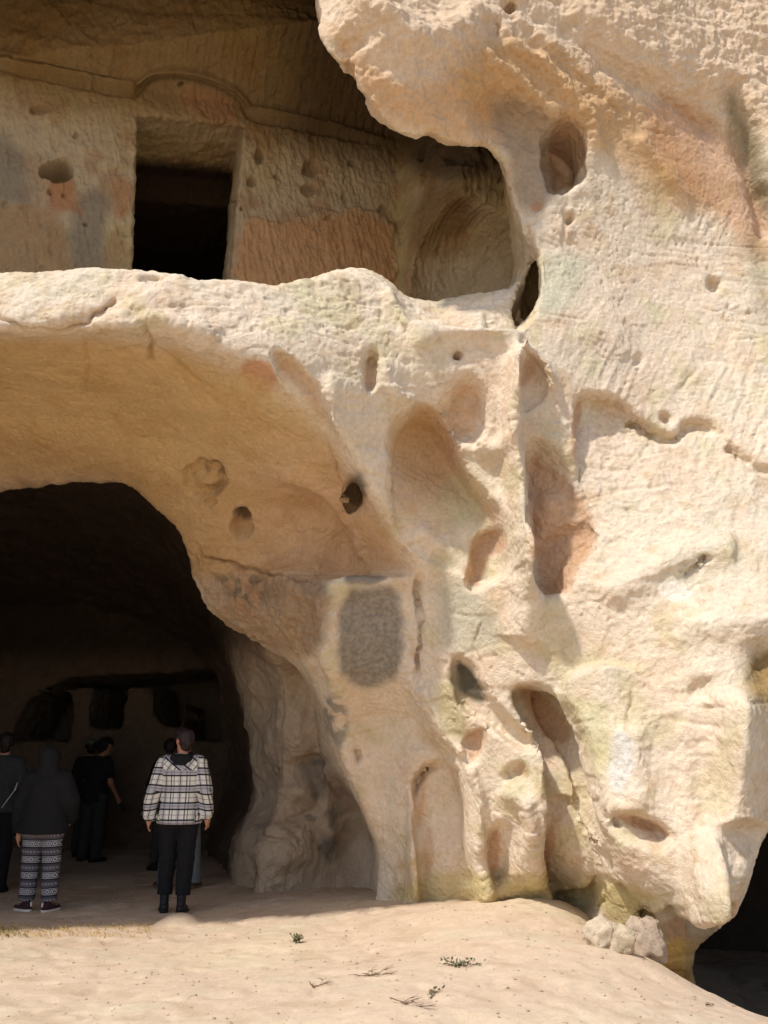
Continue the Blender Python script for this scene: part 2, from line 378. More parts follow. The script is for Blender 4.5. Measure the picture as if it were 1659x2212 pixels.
def chamber(x, y, z):
    w = (x-PW0[0])*WNRM[0]+(y-PW0[1])*WNRM[1]            # >0 behind the wall plane
    sw = (x-PW1[0])*SN[0]+(y-PW1[1])*SN[1]
    u = wu(x, y)
    cz = ceil_z(np.clip(u, -3, 5))
    # covered ceiling: springs over the cornice and rises towards the light
    ce = cz + .12 + .55*np.clip(-w, 0, 2.2)**.8 - z
    fl = RFLOOR + .80*sstep(-.15, .3, x)
    room = np.minimum(np.minimum(-w, -sw), np.minimum(ce, z-fl))
    room = np.minimum(room, y-(7.15+1.0*sstep(-1.3, .1, x)))
    room = np.minimum(room, x+5.4)
    # doorway, wider at the top, and the dark room behind it
    tt = np.clip((z-_dl1[2])/(_dl0[2]-_dl1[2]), -1, 1)
    ul = du[1]+(du[0]-du[1])*tt; ur = du[3]+(du[2]-du[3])*tt
    zt = dzt0+(dzt1-dzt0)*np.clip((u-du[0])/(du[2]-du[0]), 0, 1)
    door = np.minimum(np.minimum(u-ul, ur-u), np.minimum(zt-z, np.minimum(w+.3, 1.15-w)))
    door = np.minimum(door, z-RFLOOR)
    zin = zt-.35
    back = np.minimum(np.minimum(u-ul+1.2, ur+1.0-u), np.minimum(np.minimum(zin-z, z-RFLOOR), np.minimum(w-.95, 3.4-w)))
    inner = np.minimum(np.minimum(u-ul-.02, ur-.02-u), np.minimum(np.minimum(zin-z, z-RFLOOR), np.minimum(w, 2.0-w)))
    return np.maximum(np.maximum(room, door), np.maximum(back, inner))
# rounded apse hollow in the side wall
APC = at(985, 520, 8.95)
def apse(x, y, z):
    dx = (x-APC[0]); dy = (y-APC[1]); dz = (z-APC[2]+.25)
    r = np.sqrt((dx/.74)**2+(dy/.80)**2+(np.maximum(dz, 0)/.66)**2)
    return np.minimum((1-r)*.6, z-5.7)
SLW = at(1128, 620, 8.5)
def slit(x, y, z):
    # black gap between the face and the smooth inner wall
    U, V, D = project(x, y, z)
    return None

def interp2(M, x, z):
    fx = np.clip((x-gx[0])/R2, 0, len(gx)-1.001); fz = np.clip((z-gz[0])/R2, 0, len(gz)-1.001)
    i = fx.astype(np.int32); j = fz.astype(np.int32); fx = (fx-i).astype(f32); fz = (fz-j).astype(f32)
    return (M[i, j]*(1-fx)*(1-fz)+M[i+1, j]*fx*(1-fz)+M[i, j+1]*(1-fx)*fz+M[i+1, j+1]*fx*fz)
def loft(s, keys, vals):
    """vals already sampled; linear in s"""
    out = np.full(np.broadcast(s, vals[0]).shape, -9.0, f32)
    n = len(keys)
    for i in range(n-1):
        a, b = keys[i], keys[i+1]
        t = (s-a)/(b-a)
        m = (t >= 0) & (t <= 1)
        if not m.any(): continue
        t = np.clip(t, 0, 1)
        v0, v1 = vals[i], vals[i+1]
        # cubic in depth so that no terrace shows at the key depths
        m0 = (v1-vals[i-1])/(b-keys[i-1])*(b-a) if i > 0 else (v1-v0)
        m1 = (vals[i+2]-v0)/(keys[i+2]-a)*(b-a) if i+2 < n else (v1-v0)
        t2 = t*t; t3 = t2*t
        out = np.where(m, v0*(2*t3-3*t2+1)+m0*(t3-2*t2+t)+v1*(3*t2-2*t3)+m1*(t3-t2), out)
    return out
SLITP = [(1142,480),(1158,520),(1168,600),(1158,672),(1136,712),(1070,726),(1092,695),(1116,645),(1130,570)]
REC = [[(205,1478),(272,1480),(262,1574),(190,1572)], [(331,1478),(396,1478),(398,1545),(382,1574),(350,1568),(332,1540)], [(70,1498),(150,1466),(460,1446),(476,1480),(150,1484)],
       [(20,1600),(60,1510),(120,1490),(150,1500),(150,1600)], [(398,1480),(470,1480),(480,1600),(400,1600)]]
rec_m = [outline(9.0, r, 0) for r in REC]
slit_m = [outline(0.1, SLITP, 1), outline(.8, [(a+10, b) for a, b in SLITP], 1), outline(1.4, [(1110,500),(1290,500),(1310,700),(1100,720)]), outline(2.1, [(1130,520),(1290,520),(1310,690),(1130,700)])]
# hollows that run in behind their right-hand rim: (outline, depth, sideways run in picture units)
POCK = [([(1135,1486),(1152,1480),(1200,1502),(1225,1546),(1255,1631),(1272,1706),(1300,1776),(1318,1840),(1280,1850),(1225,1760),(1215,1680),(1180,1600),(1150,1540)], .70, 34, -8),
        ([(940,895),(950,900),(965,925),(985,985),(1012,1030),(1045,1060),(1082,1110),(1098,1165),(1060,1130),(1000,1060),(952,980),(935,930)], .62, 50, -10),
        ([(742,1040),(762,1032),(788,1052),(797,1088),(777,1110),(750,1110),(740,1085)], .75, 6, -20),
        ([(973,783),(985,758),(996,765),(994,780)], .35, -6, -6)]
def pocket(pts, dep, kx, ky):
    sd0 = outline(0.0, pts); 
    xa = [a for a, b in pts]; ya = [b for a, b in pts]
    fx = lambda a: (a-min(xa))/(max(xa)-min(xa)) if kx >= 0 else (max(xa)-a)/(max(xa)-min(xa))
    fy = lambda b: (max(ya)-b)/(max(ya)-min(ya))
    sd1 = outline(dep, [(a+kx*fx(a), b+ky*fy(b)) for a, b in pts])
    return dep, sd0, sd1
pock = [pocket(*p) for p in POCK]
def smax(a, b, k):
    h = np.clip(.5+.5*(a-b)/k, 0, 1)
    return b*(1-h)+a*h+k*h*(1-h)
def field(x, y, z, maps=None):
    """> 0 in the air, < 0 in the rock"""
    if maps is None:
        q = lambda M: interp2(M, x, z)
    else:
        q = maps
    Bq, Fq, kq = q(B), q(F), q(Fk)
    s = y-Bq
    g = (Fq-y)*kq
    cv = loft(s, cave_s, [q(m) for m in cave_m])
    cv = np.minimum(cv, np.minimum(x+5.6+1.6*np.clip(s-2.2, 0, 1.9), 9.0-s))
    cv = np.minimum(cv, 16.6-y)
    g = smax(g, cv, .10)
    for dep, m0, m1 in pock:
        t = np.clip(s/dep, -.6, 1.3)
        pv = q(m0)*(1-t)+q(m1)*t
        pv = np.minimum(pv, (dep-s)*1.6)
        g = smax(g, pv, .035)
    for m0 in rec_m:
        g = np.maximum(g, np.minimum(q(m0), np.minimum(s-8.4, 17.6-y)))
    ov = loft(s, open_s, [q(m) for m in open_m])
    ov = np.minimum(ov, x+5.4)
    ch = np.maximum(chamber(x, y, z), apse(x, y, z))
    g = smax(g, np.maximum(ov, -9), .05)
    g = smax(g, ch, .06)
    sl = loft(s, np.array([.1, .8, 1.4, 2.1], f32), [q(m) for m in slit_m])
    g = np.maximum(g, sl)
    rv = loft(s, rc_s, [q(m) for m in rc_m])
    U = x
    big = np.minimum(np.minimum(x-3.0-.12*(y-7.5), 3.2-z), np.minimum(np.minimum(y-8.0, 12.5-y), 6.0-x))
    rv = np.maximum(rv, np.minimum(big, z+3))
    g = smax(g, rv, .08)
    return g

# ------------------------------------------------------------------ surface nets
def surface_nets(G, org, h):
    S = G > 0
    nx, ny, nz = G.shape
    c = np.zeros((nx-1, ny-1, nz-1), np.uint8)
    for a in (0, 1):
        for b in (0, 1):
            for d in (0, 1):
                c += S[a:nx-1+a, b:ny-1+b, d:nz-1+d]
    act = (c > 0) & (c < 8)
    I = np.argwhere(act)
    idx = np.full(act.shape, -1, np.int32)
    idx[act] = np.arange(len(I))
    vals = {}
    for a in (0, 1):
        for b in (0, 1):
            for d in (0, 1):
                vals[a, b, d] = G[I[:, 0]+a, I[:, 1]+b, I[:, 2]+d].astype(float)
    P = np.zeros((len(I), 3)); n = np.zeros(len(I))
    corners = list(vals)
    for u in corners:
        for ax in range(3):
            if u[ax]: continue
            v = list(u); v[ax] = 1; v = tuple(v)
            A, Bv = vals[u], vals[v]
            m = (A > 0) != (Bv > 0)
            t = np.where(m, A/(A-Bv+1e-20), 0)
            p = np.zeros((len(I), 3)) + np.array(u, float)
            p[:, ax] = t
            P += p*m[:, None]; n += m
    P = P/n[:, None]
    W = (I+P)*h+np.array(org)
    quads = []
    for ax in range(3):
        sl0 = [slice(None)]*3; sl1 = [slice(None)]*3
        sl0[ax] = slice(0, -1); sl1[ax] = slice(1, None)
        A, Bv = S[tuple(sl0)], S[tuple(sl1)]
        E = np.argwhere(A != Bv)
        o1, o2 = [k for k in range(3) if k != ax]
        E = E[(E[:, o1] > 0) & (E[:, o2] > 0) & (E[:, o1] < G.shape[o1]-1) & (E[:, o2] < G.shape[o2]-1)]
        def cell(d1, d2):
            q = E.copy(); q[:, o1] -= d1; q[:, o2] -= d2
            return idx[q[:, 0], q[:, 1], q[:, 2]]
        q = np.stack([cell(1, 1), cell(0, 1), cell(0, 0), cell(1, 0)], 1)
        flip = S[E[:, 0], E[:, 1], E[:, 2]]
        if ax == 1: flip = ~flip
        q[flip] = q[flip][:, ::-1]
        quads.append(q)
    Q = np.vstack(quads)
    Q = Q[(Q >= 0).all(1)]
    return W, Q
def subdivide(P, Q):
    n = len(P)
    E = np.concatenate([Q[:, [0, 1]], Q[:, [1, 2]], Q[:, [2, 3]], Q[:, [3, 0]]])
    lo = E.min(1).astype(np.int64); hi = E.max(1).astype(np.int64)
    key = lo*n+hi
    uk, inv = np.unique(key, return_inverse=True)
    a = uk//n; b = uk % n
    M = (P[a]+P[b])*.5
    C = P[Q].mean(1)
    m = len(Q)
    e = [n+inv[i*m:(i+1)*m] for i in range(4)]
    c = n+len(uk)+np.arange(m)
    NP = np.vstack([P, M, C])
    NQ = np.concatenate([np.stack([Q[:, 0], e[0], c, e[3]], 1), np.stack([e[0], Q[:, 1], e[1], c], 1),
                         np.stack([c, e[1], Q[:, 2], e[2]], 1), np.stack([e[3], c, e[2], Q[:, 3]], 1)])
    return NP, NQ
def vnormals(P, Q):
    N = np.cross(P[Q[:, 2]]-P[Q[:, 0]], P[Q[:, 3]]-P[Q[:, 1]])
    V = np.zeros_like(P)
    for k in range(3):
        V[:, k] = sum(np.bincount(Q[:, c], N[:, k], len(P)) for c in range(4))
    return V/(np.linalg.norm(V, axis=1)[:, None]+1e-12)
def laplace(P, Q, it, lam=.5):
    for _ in range(it):
        A = np.zeros_like(P); n = np.zeros(len(P))
        for a, b in ((0, 1), (1, 2), (2, 3), (3, 0)):
            for i, j in ((a, b), (b, a)):
                for k in range(3):
                    A[:, k] += np.bincount(Q[:, i], P[Q[:, j], k], len(P))
                n += np.bincount(Q[:, i], minlength=len(P))
        n = np.maximum(n, 1)
        P = P+(A/n[:, None]-P)*lam
    return P
def compact(P, Q, extra=()):
    used = np.zeros(len(P), bool); used[Q.ravel()] = True
    m = np.cumsum(used)-1
    return (P[used], m[Q])+tuple(e[used] for e in extra)
def make_mesh(name, P, Q, mat=None, cols=None, smooth=True, attrs=None):
    me = bpy.data.meshes.new(name)
    P = np.asarray(P); Q = np.asarray(Q)
    me.vertices.add(len(P)); me.vertices.foreach_set('co', P.astype(f32).ravel())
    k = Q.shape[1]
    me.loops.add(Q.size); me.loops.foreach_set('vertex_index', Q.astype(np.int32).ravel())
    me.polygons.add(len(Q)); me.polygons.foreach_set('loop_start', np.arange(0, Q.size, k, dtype=np.int32))
    me.update(calc_edges=True)
    if smooth: me.polygons.foreach_set('use_smooth', np.ones(len(Q), bool))
    if cols is not None:
        a = me.color_attributes.new('tint', 'FLOAT_COLOR', 'POINT')
        c = np.ones((len(P), 4), f32); c[:, :3] = cols
        a.data.foreach_set('color', c.ravel())
    for nm, v in (attrs or {}).items():
        a = me.attributes.new(nm, 'FLOAT', 'POINT'); a.data.foreach_set('value', np.asarray(v, f32))
    if mat: me.materials.append(mat)
    return me
def link(name, me, parent=None, kind=None, label=None, cat=None, group=None, loc=None):
    o = bpy.data.objects.new(name, me); COL.objects.link(o)
    if parent: o.parent = parent
    if loc is not None: o.location = loc
    if kind: o['kind'] = kind
    if label: o['label'] = label
    if cat: o['category'] = cat
    if group: o['group'] = group
    return o
# ------------------------------------------------------------------ extract the rock
H = 0.05
ax_x = np.arange(XMIN, XMAX, H).astype(f32); ax_z = np.arange(ZMIN, ZMAX, H).astype(f32); ax_y = np.arange(YMIN, YMAX, H).astype(f32)
XX, ZZ = np.meshgrid(ax_x, ax_z, indexing='ij')
_cache = {}
def gridmap(M):
    k = id(M)
    if k not in _cache: _cache[k] = interp2(M, XX, ZZ)[:, :, None].astype(f32)
    return _cache[k]
G = np.empty((len(ax_x), len(ax_z), len(ax_y)), f32)
step = 6
for M_ in [B, F, Fk]+cave_m+open_m+slit_m+rc_m+rec_m+[p_[1] for p_ in pock]+[p_[2] for p_ in pock]: gridmap(M_)
def _slab(i):
    yy = ax_y[i:i+step][None, None, :]
    G[:, :, i:i+step] = field(XX[:, :, None], yy, ZZ[:, :, None], gridmap)
list(POOL.map(_slab, range(0, len(ax_y), step)))
chk('grid', G.shape)
P, Q = surface_nets(G, (XMIN, ZMIN, YMIN), H)
P = P[:, [0, 2, 1]]
Q = Q[:, ::-1] if False else Q
del G
chk('nets', len(P), len(Q))
# keep the reachable sheet only where it can matter; orient outward (towards air)
N = vnormals(P, Q)
e = .03
pp = P+N*e
fv = field(pp[:, 0].astype(f32), pp[:, 1].astype(f32), pp[:, 2].astype(f32))
print('outward fraction', (fv > 0).mean())
if (fv > 0).mean() < .5:
    Q = Q[:, ::-1]; N = -N
P = laplace(P, Q, 2, .5)
# faces seen from about where the photographer stands get the fine mesh
fc = P[Q].mean(1)
Uc, Vc, Dc = project(fc[:, 0], fc[:, 1], fc[:, 2])
inview = (Uc > -120) & (Uc < 1780) & (Vc > -120) & (Vc < 2330)
fn = np.cross(P[Q[:, 2]]-P[Q[:, 0]], P[Q[:, 3]]-P[Q[:, 1]]); fn /= np.linalg.norm(fn, axis=1)[:, None]+1e-12
vd = fc-np.array([0, 0, CAMZ]); vd /= np.linalg.norm(vd, axis=1)[:, None]
facing = (fn*vd).sum(1) < .35
near = (fc[:, 1] < 11.2)
fine = inview & facing & near
fine &= ~((fc[:, 2] < 4.9) & (fc[:, 1] > 10.2) & (fc[:, 0] > 1.3))
chk('fine quads', fine.sum(), 'rest', (~fine).sum())
Pf, Qf = compact(P, Q[fine])
vf = np.zeros(len(P), bool); vf[Q[fine].ravel()] = True
vcs = np.zeros(len(P), bool); vcs[Q[~fine].ravel()] = True
for _ in range(2):     # the coarse sheet reaches a little way under the fine one
    near_b = vcs[Q].any(1); vcs[Q[near_b].ravel()] = True
Pc, Qc = compact(P, Q[near_b])
def fproj(P, it=2, lim=.03, ep=.012):
    return np.vstack(par(lambda sl: _fproj(P[sl], it, lim, ep), len(P)))
def _fproj(P, it, lim, ep):
    for _ in range(it):
        x, y, z = (P[:, k].astype(f32) for k in range(3))
        f = field(x, y, z)
        g = np.stack([field(x+ep, y, z)-f, field(x, y+ep, z)-f, field(x, y, z+ep)-f], 1)/ep
        d = -f[:, None]*g/(np.maximum((g**2).sum(1), .2)[:, None])
        L = np.linalg.norm(d, axis=1)[:, None]
        d *= np.minimum(1, lim/(L+1e-9))
        P = P+d
    return P
Pf, Qf = subdivide(Pf, Qf)
Pf = fproj(Pf, 1)
Pf, Qf = subdivide(Pf, Qf)
Pf = laplace(Pf, Qf, 2, .5)
chk('projected', len(Pf), len(Qf))
Pc, Qc = subdivide(Pc, Qc)
# ------------------------------------------------------------------ fine relief and colour of the rock
def world_xyz(P): return P[:, 0].astype(f32), P[:, 1].astype(f32), P[:, 2].astype(f32)
def C(r, g, b):   # sRGB of a pigment -> linear
    c = np.array([r, g, b], float)/255
    return np.where(c < .04045, c/12.92, ((c+.055)/1.055)**2.4).astype(f32)
def dress(P, Q):
    N = vnormals(P, Q)
    R = par(lambda sl: dress_part(P[sl], N[sl]), len(P))
    return np.vstack([r[0] for r in R]), np.vstack([r[1] for r in R]), {k: np.concatenate([r[2][k] for r in R]) for k in R[0][2]}
def dress_part(P, N):
    x, y, z = world_xyz(P)
    U, V, D = project(x, y, z)
    s = y-interp2(B, x, z)
    n3 = lambda sc, o, off=0., st=(1,1,1), g=.5: fbm(P, sc, o, off, g, st)
    wu_ = 9*n3(1.5, 2, 3.)+6*n3(6, 2, 7.); wv_ = 9*n3(1.5, 2, 13.)+6*n3(6, 2, 17.)
    K = Pix((U+wu_).astype(f32), (V+wv_).astype(f32))
    inner = (y-PW0[1]) * 0
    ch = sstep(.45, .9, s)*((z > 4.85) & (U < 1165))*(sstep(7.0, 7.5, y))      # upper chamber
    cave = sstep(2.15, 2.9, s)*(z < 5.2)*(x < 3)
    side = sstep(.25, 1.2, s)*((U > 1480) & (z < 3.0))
    vault = sstep(.05, .35, s)*(1-cave)*(z < 5.3)*(1-sstep(880,1010,U))*(1-sstep(1215,1262,V))*(1-side)*(1-ch)
    front = np.clip(1-ch-cave-side, 0, 1)
    d = np.zeros(len(P), f32)
    # --- relief
    big = n3(1.1, 2, 0.); mid = n3(3.6, 2, 5.); fin = n3(11, 3, 9.); grain = n3(30, 2, 21.)
    right = sstep(1080, 1300, U)*front
    low = sstep(1250, 1500, V)*front
    ledge = front*sstep(560, 600, V)*(1-sstep(690, 760, V))*(1-sstep(1050, 1150, U))
    brow = front*(1-sstep(230, 330, V))*sstep(680, 760, U)
    sm = 1-.75*vault
    d += front*sm*(.024*big+.013*mid)
    d += front*(.002+.003*sm+.012*ledge+.018*brow)*fin*sm
    d += (.0030+.002*sm*front)*grain
    d += ledge*.022*np.abs(n3(2.6, 3, 31., (1,1,2.2)))+brow*.055*(.35-np.abs(n3(2.2, 4, 35., (1,1,1.3))))
    # grainy crust of the right hand panel
    crust = front*K.poly([(1245,850),(1400,880),(1500,940),(1659,1010),(1800,1100),(1659,1110),(1400,1160),(1300,1260),(1150,1290),(1145,950)], 30)
    crust = np.maximum(crust, .7*front*K.poly([(1300,1280),(1800,1300),(1800,1850),(1550,1900),(1400,1750),(1350,1500)], 40))
    cr = n3(15, 2, 41.)
    d += crust*.011*np.clip(cr, -.6, 1.)
    # tool strokes: short slanting grooves
    a = math.radians(62)
    q = np.stack([x*math.cos(a)+z*math.sin(a), y*.6, -x*math.sin(a)+z*math.cos(a)], 1)
    strokes = fbm(q, 1, 2, 3., .5, (3.0, 3., 20.))
    tool = front*sstep(400, 480, V)*(1-sstep(1000, 1120, V))*sstep(1160, 1230, U)
    d += tool*.010*strokes*(.4+sstep(-.2, .4, n3(.9, 2, 55.)))
    a = math.radians(70)
    q2 = np.stack([x*.9+y*.4, y*0, z], 1)
    s2 = fbm(np.stack([q2[:, 0]+.25*z, q2[:, 1], z-.2*x], 1), 1, 2, 8., .6, (22., 1., 5.))
    d += ch*(.014*s2+.012*fin+.018*mid)
    d += cave*(.05*big+.05*mid+.02*fin)+side*(.04*mid+.01*fin)
    # flaking strata on the vault: long, shallow, horizontal
    d += vault*(.010*n3(2.2, 2, 61., (.5, .5, 2.5))+.0035*n3(9, 2, 63., (.4, .4, 2)))
    d += front*K.poly([(400,1175),(545,1190),(600,1240),(705,1246),(700,1400),(640,1420),(560,1400),(450,1330),(420,1240)], 20)*(.022*fin+.03*mid+.02*(.3-np.abs(n3(3, 3, 141.))))
    # --- pits and cracks (depth into the rock)
    def pit(w, X, Y, rx, ry, amp, e=.3, ang=0):
        nonlocal d
        d = d - w*amp*K.ell(X, Y, rx, ry, ang, e)
    for a_ in ((85,234,20,9,.10),(122,370,35,25,.40,.14),(388,179,6,6,.08),(562,338,10,15,.14),(543,388,13,13,.12),(672,362,15,16,.13),
               (667,408,13,12,.13),(600,378,6,6,.08),(766,356,9,10,.08),(745,432,8,8,.07),(205,180,4,4,.05),(167,290,5,6,.06),
               (137,424,4,4,.05),(103,415,4,4,.05),(12,443,9,6,.05),(500,435,5,5,.05),(521,455,4,4,.05),(828,452,14,11,.10),
               (710,470,10,5,.05),(185,480,5,4,.05),(905,330,8,18,.10),(990,330,34,20,.12),(912,380,8,14,.08)):
        pit(ch, *a_)
    d += ch*-.07*K.poly([(-100,455),(60,445),(140,470),(150,640),(-100,640)], 5)*.5
    d += ch*.035*K.poly([(515,478),(560,470),(610,482),(640,462),(720,458),(800,450),(860,480),(880,640),(500,640)], 4)
    # the string course round the foot of the vault, arched over the doorway
    crn = [(-150,105),(0,132),(140,160),(285,192),(300,176),(325,156),(375,148),(440,160),(500,184),(530,214),(540,238),(620,252),(740,278),(870,312)]
    o = [(p[0], p[1]+15) for p in crn]
    KK = Pix(U, V)
    hi = sstep(.5, 1.1, s)*(z > 7)
    d += hi*(.10*KK.rid([(p[0]*1., p[1]) for p in crn], 6.5)-.07*KK.rid(o, 7))
    d += hi*.03*KK.rid([(p[0], p[1]-18) for p in crn[:4]], 6)
    # vault: sockets, the boulder stuck in one, spherical scoop
    vb = np.maximum(vault, front*(1-sstep(1235,1262,V+wv_*0))*(1-sstep(880,1010,U))*(V > 700))
    d += -vb*.10*K.ell(444,1034,46,42,0,.14)+vb*.07*K.gau(440,1050,34,16)
    for a_ in ((454,1091,14,9,.05),(522,1133,21,30,.15),(309,941,4,3,.03),(32,905,45,26,.012),(600,1000,4,3,.02),(330,830,4,3,.02)):
        pit(vb, *a_)
    d += -vb*.20*K.gau(665,1120,62,52,35)-vb*.10*K.gau(735,1180,30,50)
    d += vb*.05*K.rid([(600,1010),(690,1060),(745,1140),(785,1215)], 16)
    # cracks
    for pts, w, a_ in (([(905,1240),(900,1290),(908,1340),(903,1400),(897,1470)], 3.2, .06), ([(410,1165),(440,1205),(500,1218),(540,1228),(600,1238),(700,1242),(780,1236),(900,1237)], 3.2, .07),
                       ([(1040,1340),(1020,1400),(1045,1450)], 2.5, .02),([(1430,1030),(1480,1060)], 3, .02),([(700,950),(735,1040),(760,1130)], 3, .03),
                       ([(120,715),(190,692),(230,670),(262,640)], 4, .05),([(-40,690),(0,690),(60,712),(120,715),(160,705)], 4, .05),([(300,690),(330,745),(322,790)], 5, .05),([(330,740),(400,800),(470,850)], 4, .03),([(180,720),(190,800),(180,860)], 5, .02),([(1480,1250),(1510,1225),(1522,1205)], 3, .04),
                       ([(1125,745),(1150,775),(1185,825)], 3, .03),([(1370,1480),(1352,1590),(1360,1680)], 3, .03),([(1310,1905),(1308,1945),(1290,1962)], 3, .05),
                       ([(1330,1905),(1370,1940),(1415,1985)], 4, .06),([(1140,960),(1143,1060),(1136,1140)], 3.5, .04),([(640,1780),(600,1800)], 3, .03)):
        d -= (front+cave*.5)*a_*K.rid(pts, w, 0)
    # flaked skins with a crisp step, crumbled pits, hairline fissures
    t_ = n3(1.15, 3, 111., (1, 1, 1.5))*5+10; fr = t_-np.floor(t_)
    d += front*(1-.6*vault)*.010*(np.floor(t_)-10+sstep(0, .10, fr))*sstep(-.25, .1, n3(.7, 2, 113.))
    d -= front*.009*sstep(.36, .5, n3(12, 2, 115.))*sstep(-.1, .3, n3(1.2, 2, 117.))
    fis = 1-np.clip(np.abs(n3(1.0, 4, 121., (1, 1, .8)))*14, 0, 1)
    d -= front*fis*.016*sstep(.05, .3, n3(.9, 2, 123.))
    d -= (ch+.6*cave)*.012*sstep(.30, .42, n3(7, 2, 125.))
    d += vault*.004*(sstep(0, .12, fr)+np.floor(t_)-10)
    # broken strata lines
    strata = 1-np.clip(np.abs(n3(1.3, 3, 71., (.35,.35,2.2)))*9, 0, 1)
    d -= front*strata*.012*sstep(-.1, .3, n3(.8, 2, 75.))*(1-.5*vault)
    # columns and lobes in the mouth of the cave
    lob = sstep(2.0, 2.6, s)*(z < 4)*(U > 480)
    d += 1.5*lob*(.10*KK.gau(640,1600,30,50)+.09*KK.gau(640,1710,40,24)-.07*KK.gau(655,1655,40,20)+.10*KK.gau(610,1820,50,40)-.10*KK.gau(640,1480,26,50)
              -.07*KK.rid([(588,1420),(600,1560),(590,1700),(560,1800)], 12))
    d += lob*(-.16*KK.gau(775,1790,32,80)+.09*KK.rid([(700,1540),(718,1650),(704,1740),(724,1850)], 15, 0)-.06*KK.rid([(600,1772),(645,1768),(692,1742)], 7)
              -.05*KK.rid([(640,1640),(690,1632),(722,1645)], 7)-.08*KK.rid([(640,1440),(664,1490),(668,1570)], 10)+.08*KK.gau(560,1650,20,60)-.10*KK.gau(575,1500,14,70)
              +.08*KK.gau(640,1850,60,26)-.04*KK.rid([(560,1800),(600,1815),(640,1800)], 6))
    P2 = P+N*d[:, None]
    # --- pigment, with painted shade in recesses and caves
    cream = C(230,213,189); warm = C(220,192,162); pink = C(227,203,180); green = C(206,202,176); ochre = C(190,148,86)
    orange = C(186,128,84); grey = C(128,122,114); dark = C(70,64,58); brown = C(140,104,70); yellow = C(224,182,104)
    T = np.tile(cream, (len(P), 1)).astype(f32)
    def mix(c, w):
        nonlocal T
        w = np.clip(w, 0, 1)[:, None]
        T = T*(1-w)+c[None]*w
    v1 = n3(.7, 3, 81.); v2 = n3(2.2, 3, 85.); v3 = n3(6, 3, 89.)
    mix(pink, .42*sstep(-.2, .5, v1)); mix(warm, .5*sstep(0, .5, v2)); mix(green, .28*sstep(.15, .55, n3(1.6, 3, 93.)))
    mix(ochre, .25*sstep(.15, .6, n3(4, 3, 97.)))
    mix(C(176,150,112), .35*sstep(.25, .6, v3))
    P_ = K.poly
    spk = .84+.16*sstep(-.3, .3, n3(26, 2, 131.))
    mix(C(186,178,112), front*.28*sstep(.1, .5, n3(2.4, 3, 99.)))
    mix(warm, .7*front*brow)
    mix(C(206,160,112), front*.6*P_([(690,30),(760,130),(800,230),(900,290),(1070,320),(1120,250),(1040,140),(900,200),(800,140)], 25))
    mix(C(196,150,92), front*.65*P_([(950,150),(1100,60),(1250,130),(1420,250),(1560,420),(1500,470),(1300,330),(1150,230),(1010,260)], 40))
    mix(C(196,142,100), front*.6*P_([(1400,190),(1560,260),(1659,420),(1659,600),(1560,480),(1400,330)], 30))
    mix(C(118,108,76), front*.75*P_([(1565,190),(1600,200),(1625,280),(1659,340),(1680,520),(1640,450),(1590,330)], 22))
    mix(C(118,108,76), front*.45*P_([(1600,500),(1659,540),(1680,800),(1640,700)], 30))
    mix(C(162,142,120), front*(.65+.2*spk)*P_([(1040,215),(1110,195),(1180,240),(1215,300),(1210,420),(1120,470),(1100,350)], 22))
    mix(C(164,146,124), front*.6*P_([(1215,240),(1260,290),(1300,420),(1290,470),(1275,380),(1250,300)], 16))
    mix(C(170,134,100), front*.8*P_([(1180,270),(1220,240),(1272,310),(1268,370),(1215,414),(1185,408)], 5))
    mix(green, front*.8*P_([(1160,560),(1270,540),(1260,640),(1180,690),(1150,660)], 24))
    mix(C(190,140,100), front*.7*P_([(1145,430),(1172,428),(1170,450),(1150,456)], 4))
    # recesses: orange-brown shade painted in over fresh orange rock
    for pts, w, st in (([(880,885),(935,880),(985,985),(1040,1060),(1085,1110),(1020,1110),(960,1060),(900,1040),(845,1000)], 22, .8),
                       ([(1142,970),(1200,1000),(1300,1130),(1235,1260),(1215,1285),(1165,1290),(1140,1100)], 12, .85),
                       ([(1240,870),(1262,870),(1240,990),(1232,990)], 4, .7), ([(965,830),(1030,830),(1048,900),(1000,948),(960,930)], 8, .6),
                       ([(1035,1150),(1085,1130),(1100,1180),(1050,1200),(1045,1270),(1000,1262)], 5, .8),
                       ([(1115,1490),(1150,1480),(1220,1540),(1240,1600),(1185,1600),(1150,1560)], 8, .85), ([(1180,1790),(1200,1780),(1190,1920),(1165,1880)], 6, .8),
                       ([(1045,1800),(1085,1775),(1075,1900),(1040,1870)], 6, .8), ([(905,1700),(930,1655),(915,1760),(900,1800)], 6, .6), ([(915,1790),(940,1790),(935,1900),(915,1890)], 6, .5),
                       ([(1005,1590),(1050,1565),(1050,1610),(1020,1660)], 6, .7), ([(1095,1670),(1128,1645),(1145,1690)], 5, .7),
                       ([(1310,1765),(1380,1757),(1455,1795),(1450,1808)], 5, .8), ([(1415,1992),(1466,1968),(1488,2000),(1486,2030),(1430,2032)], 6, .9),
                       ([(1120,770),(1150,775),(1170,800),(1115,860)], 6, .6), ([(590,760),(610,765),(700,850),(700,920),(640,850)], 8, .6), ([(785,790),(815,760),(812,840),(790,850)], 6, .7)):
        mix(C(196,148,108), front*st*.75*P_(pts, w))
    mix(C(204,200,160), front*.5*P_([(1000,1000),(1060,1080),(1040,1150),(960,1150),(900,1100),(950,1030)], 30))
    mix(C(186,180,158), front*.75*P_([(940,1245),(1060,1290),(1090,1400),(1000,1420),(950,1380)], 26))
    mix(C(222,216,206), front*.9*P_([(1325,1570),(1372,1590),(1360,1700),(1330,1730),(1310,1650)], 8))
    mix(C(200,194,150), front*.6*P_([(1160,1500),(1300,1500),(1330,1560),(1310,1700),(1280,1640),(1220,1520)], 20))
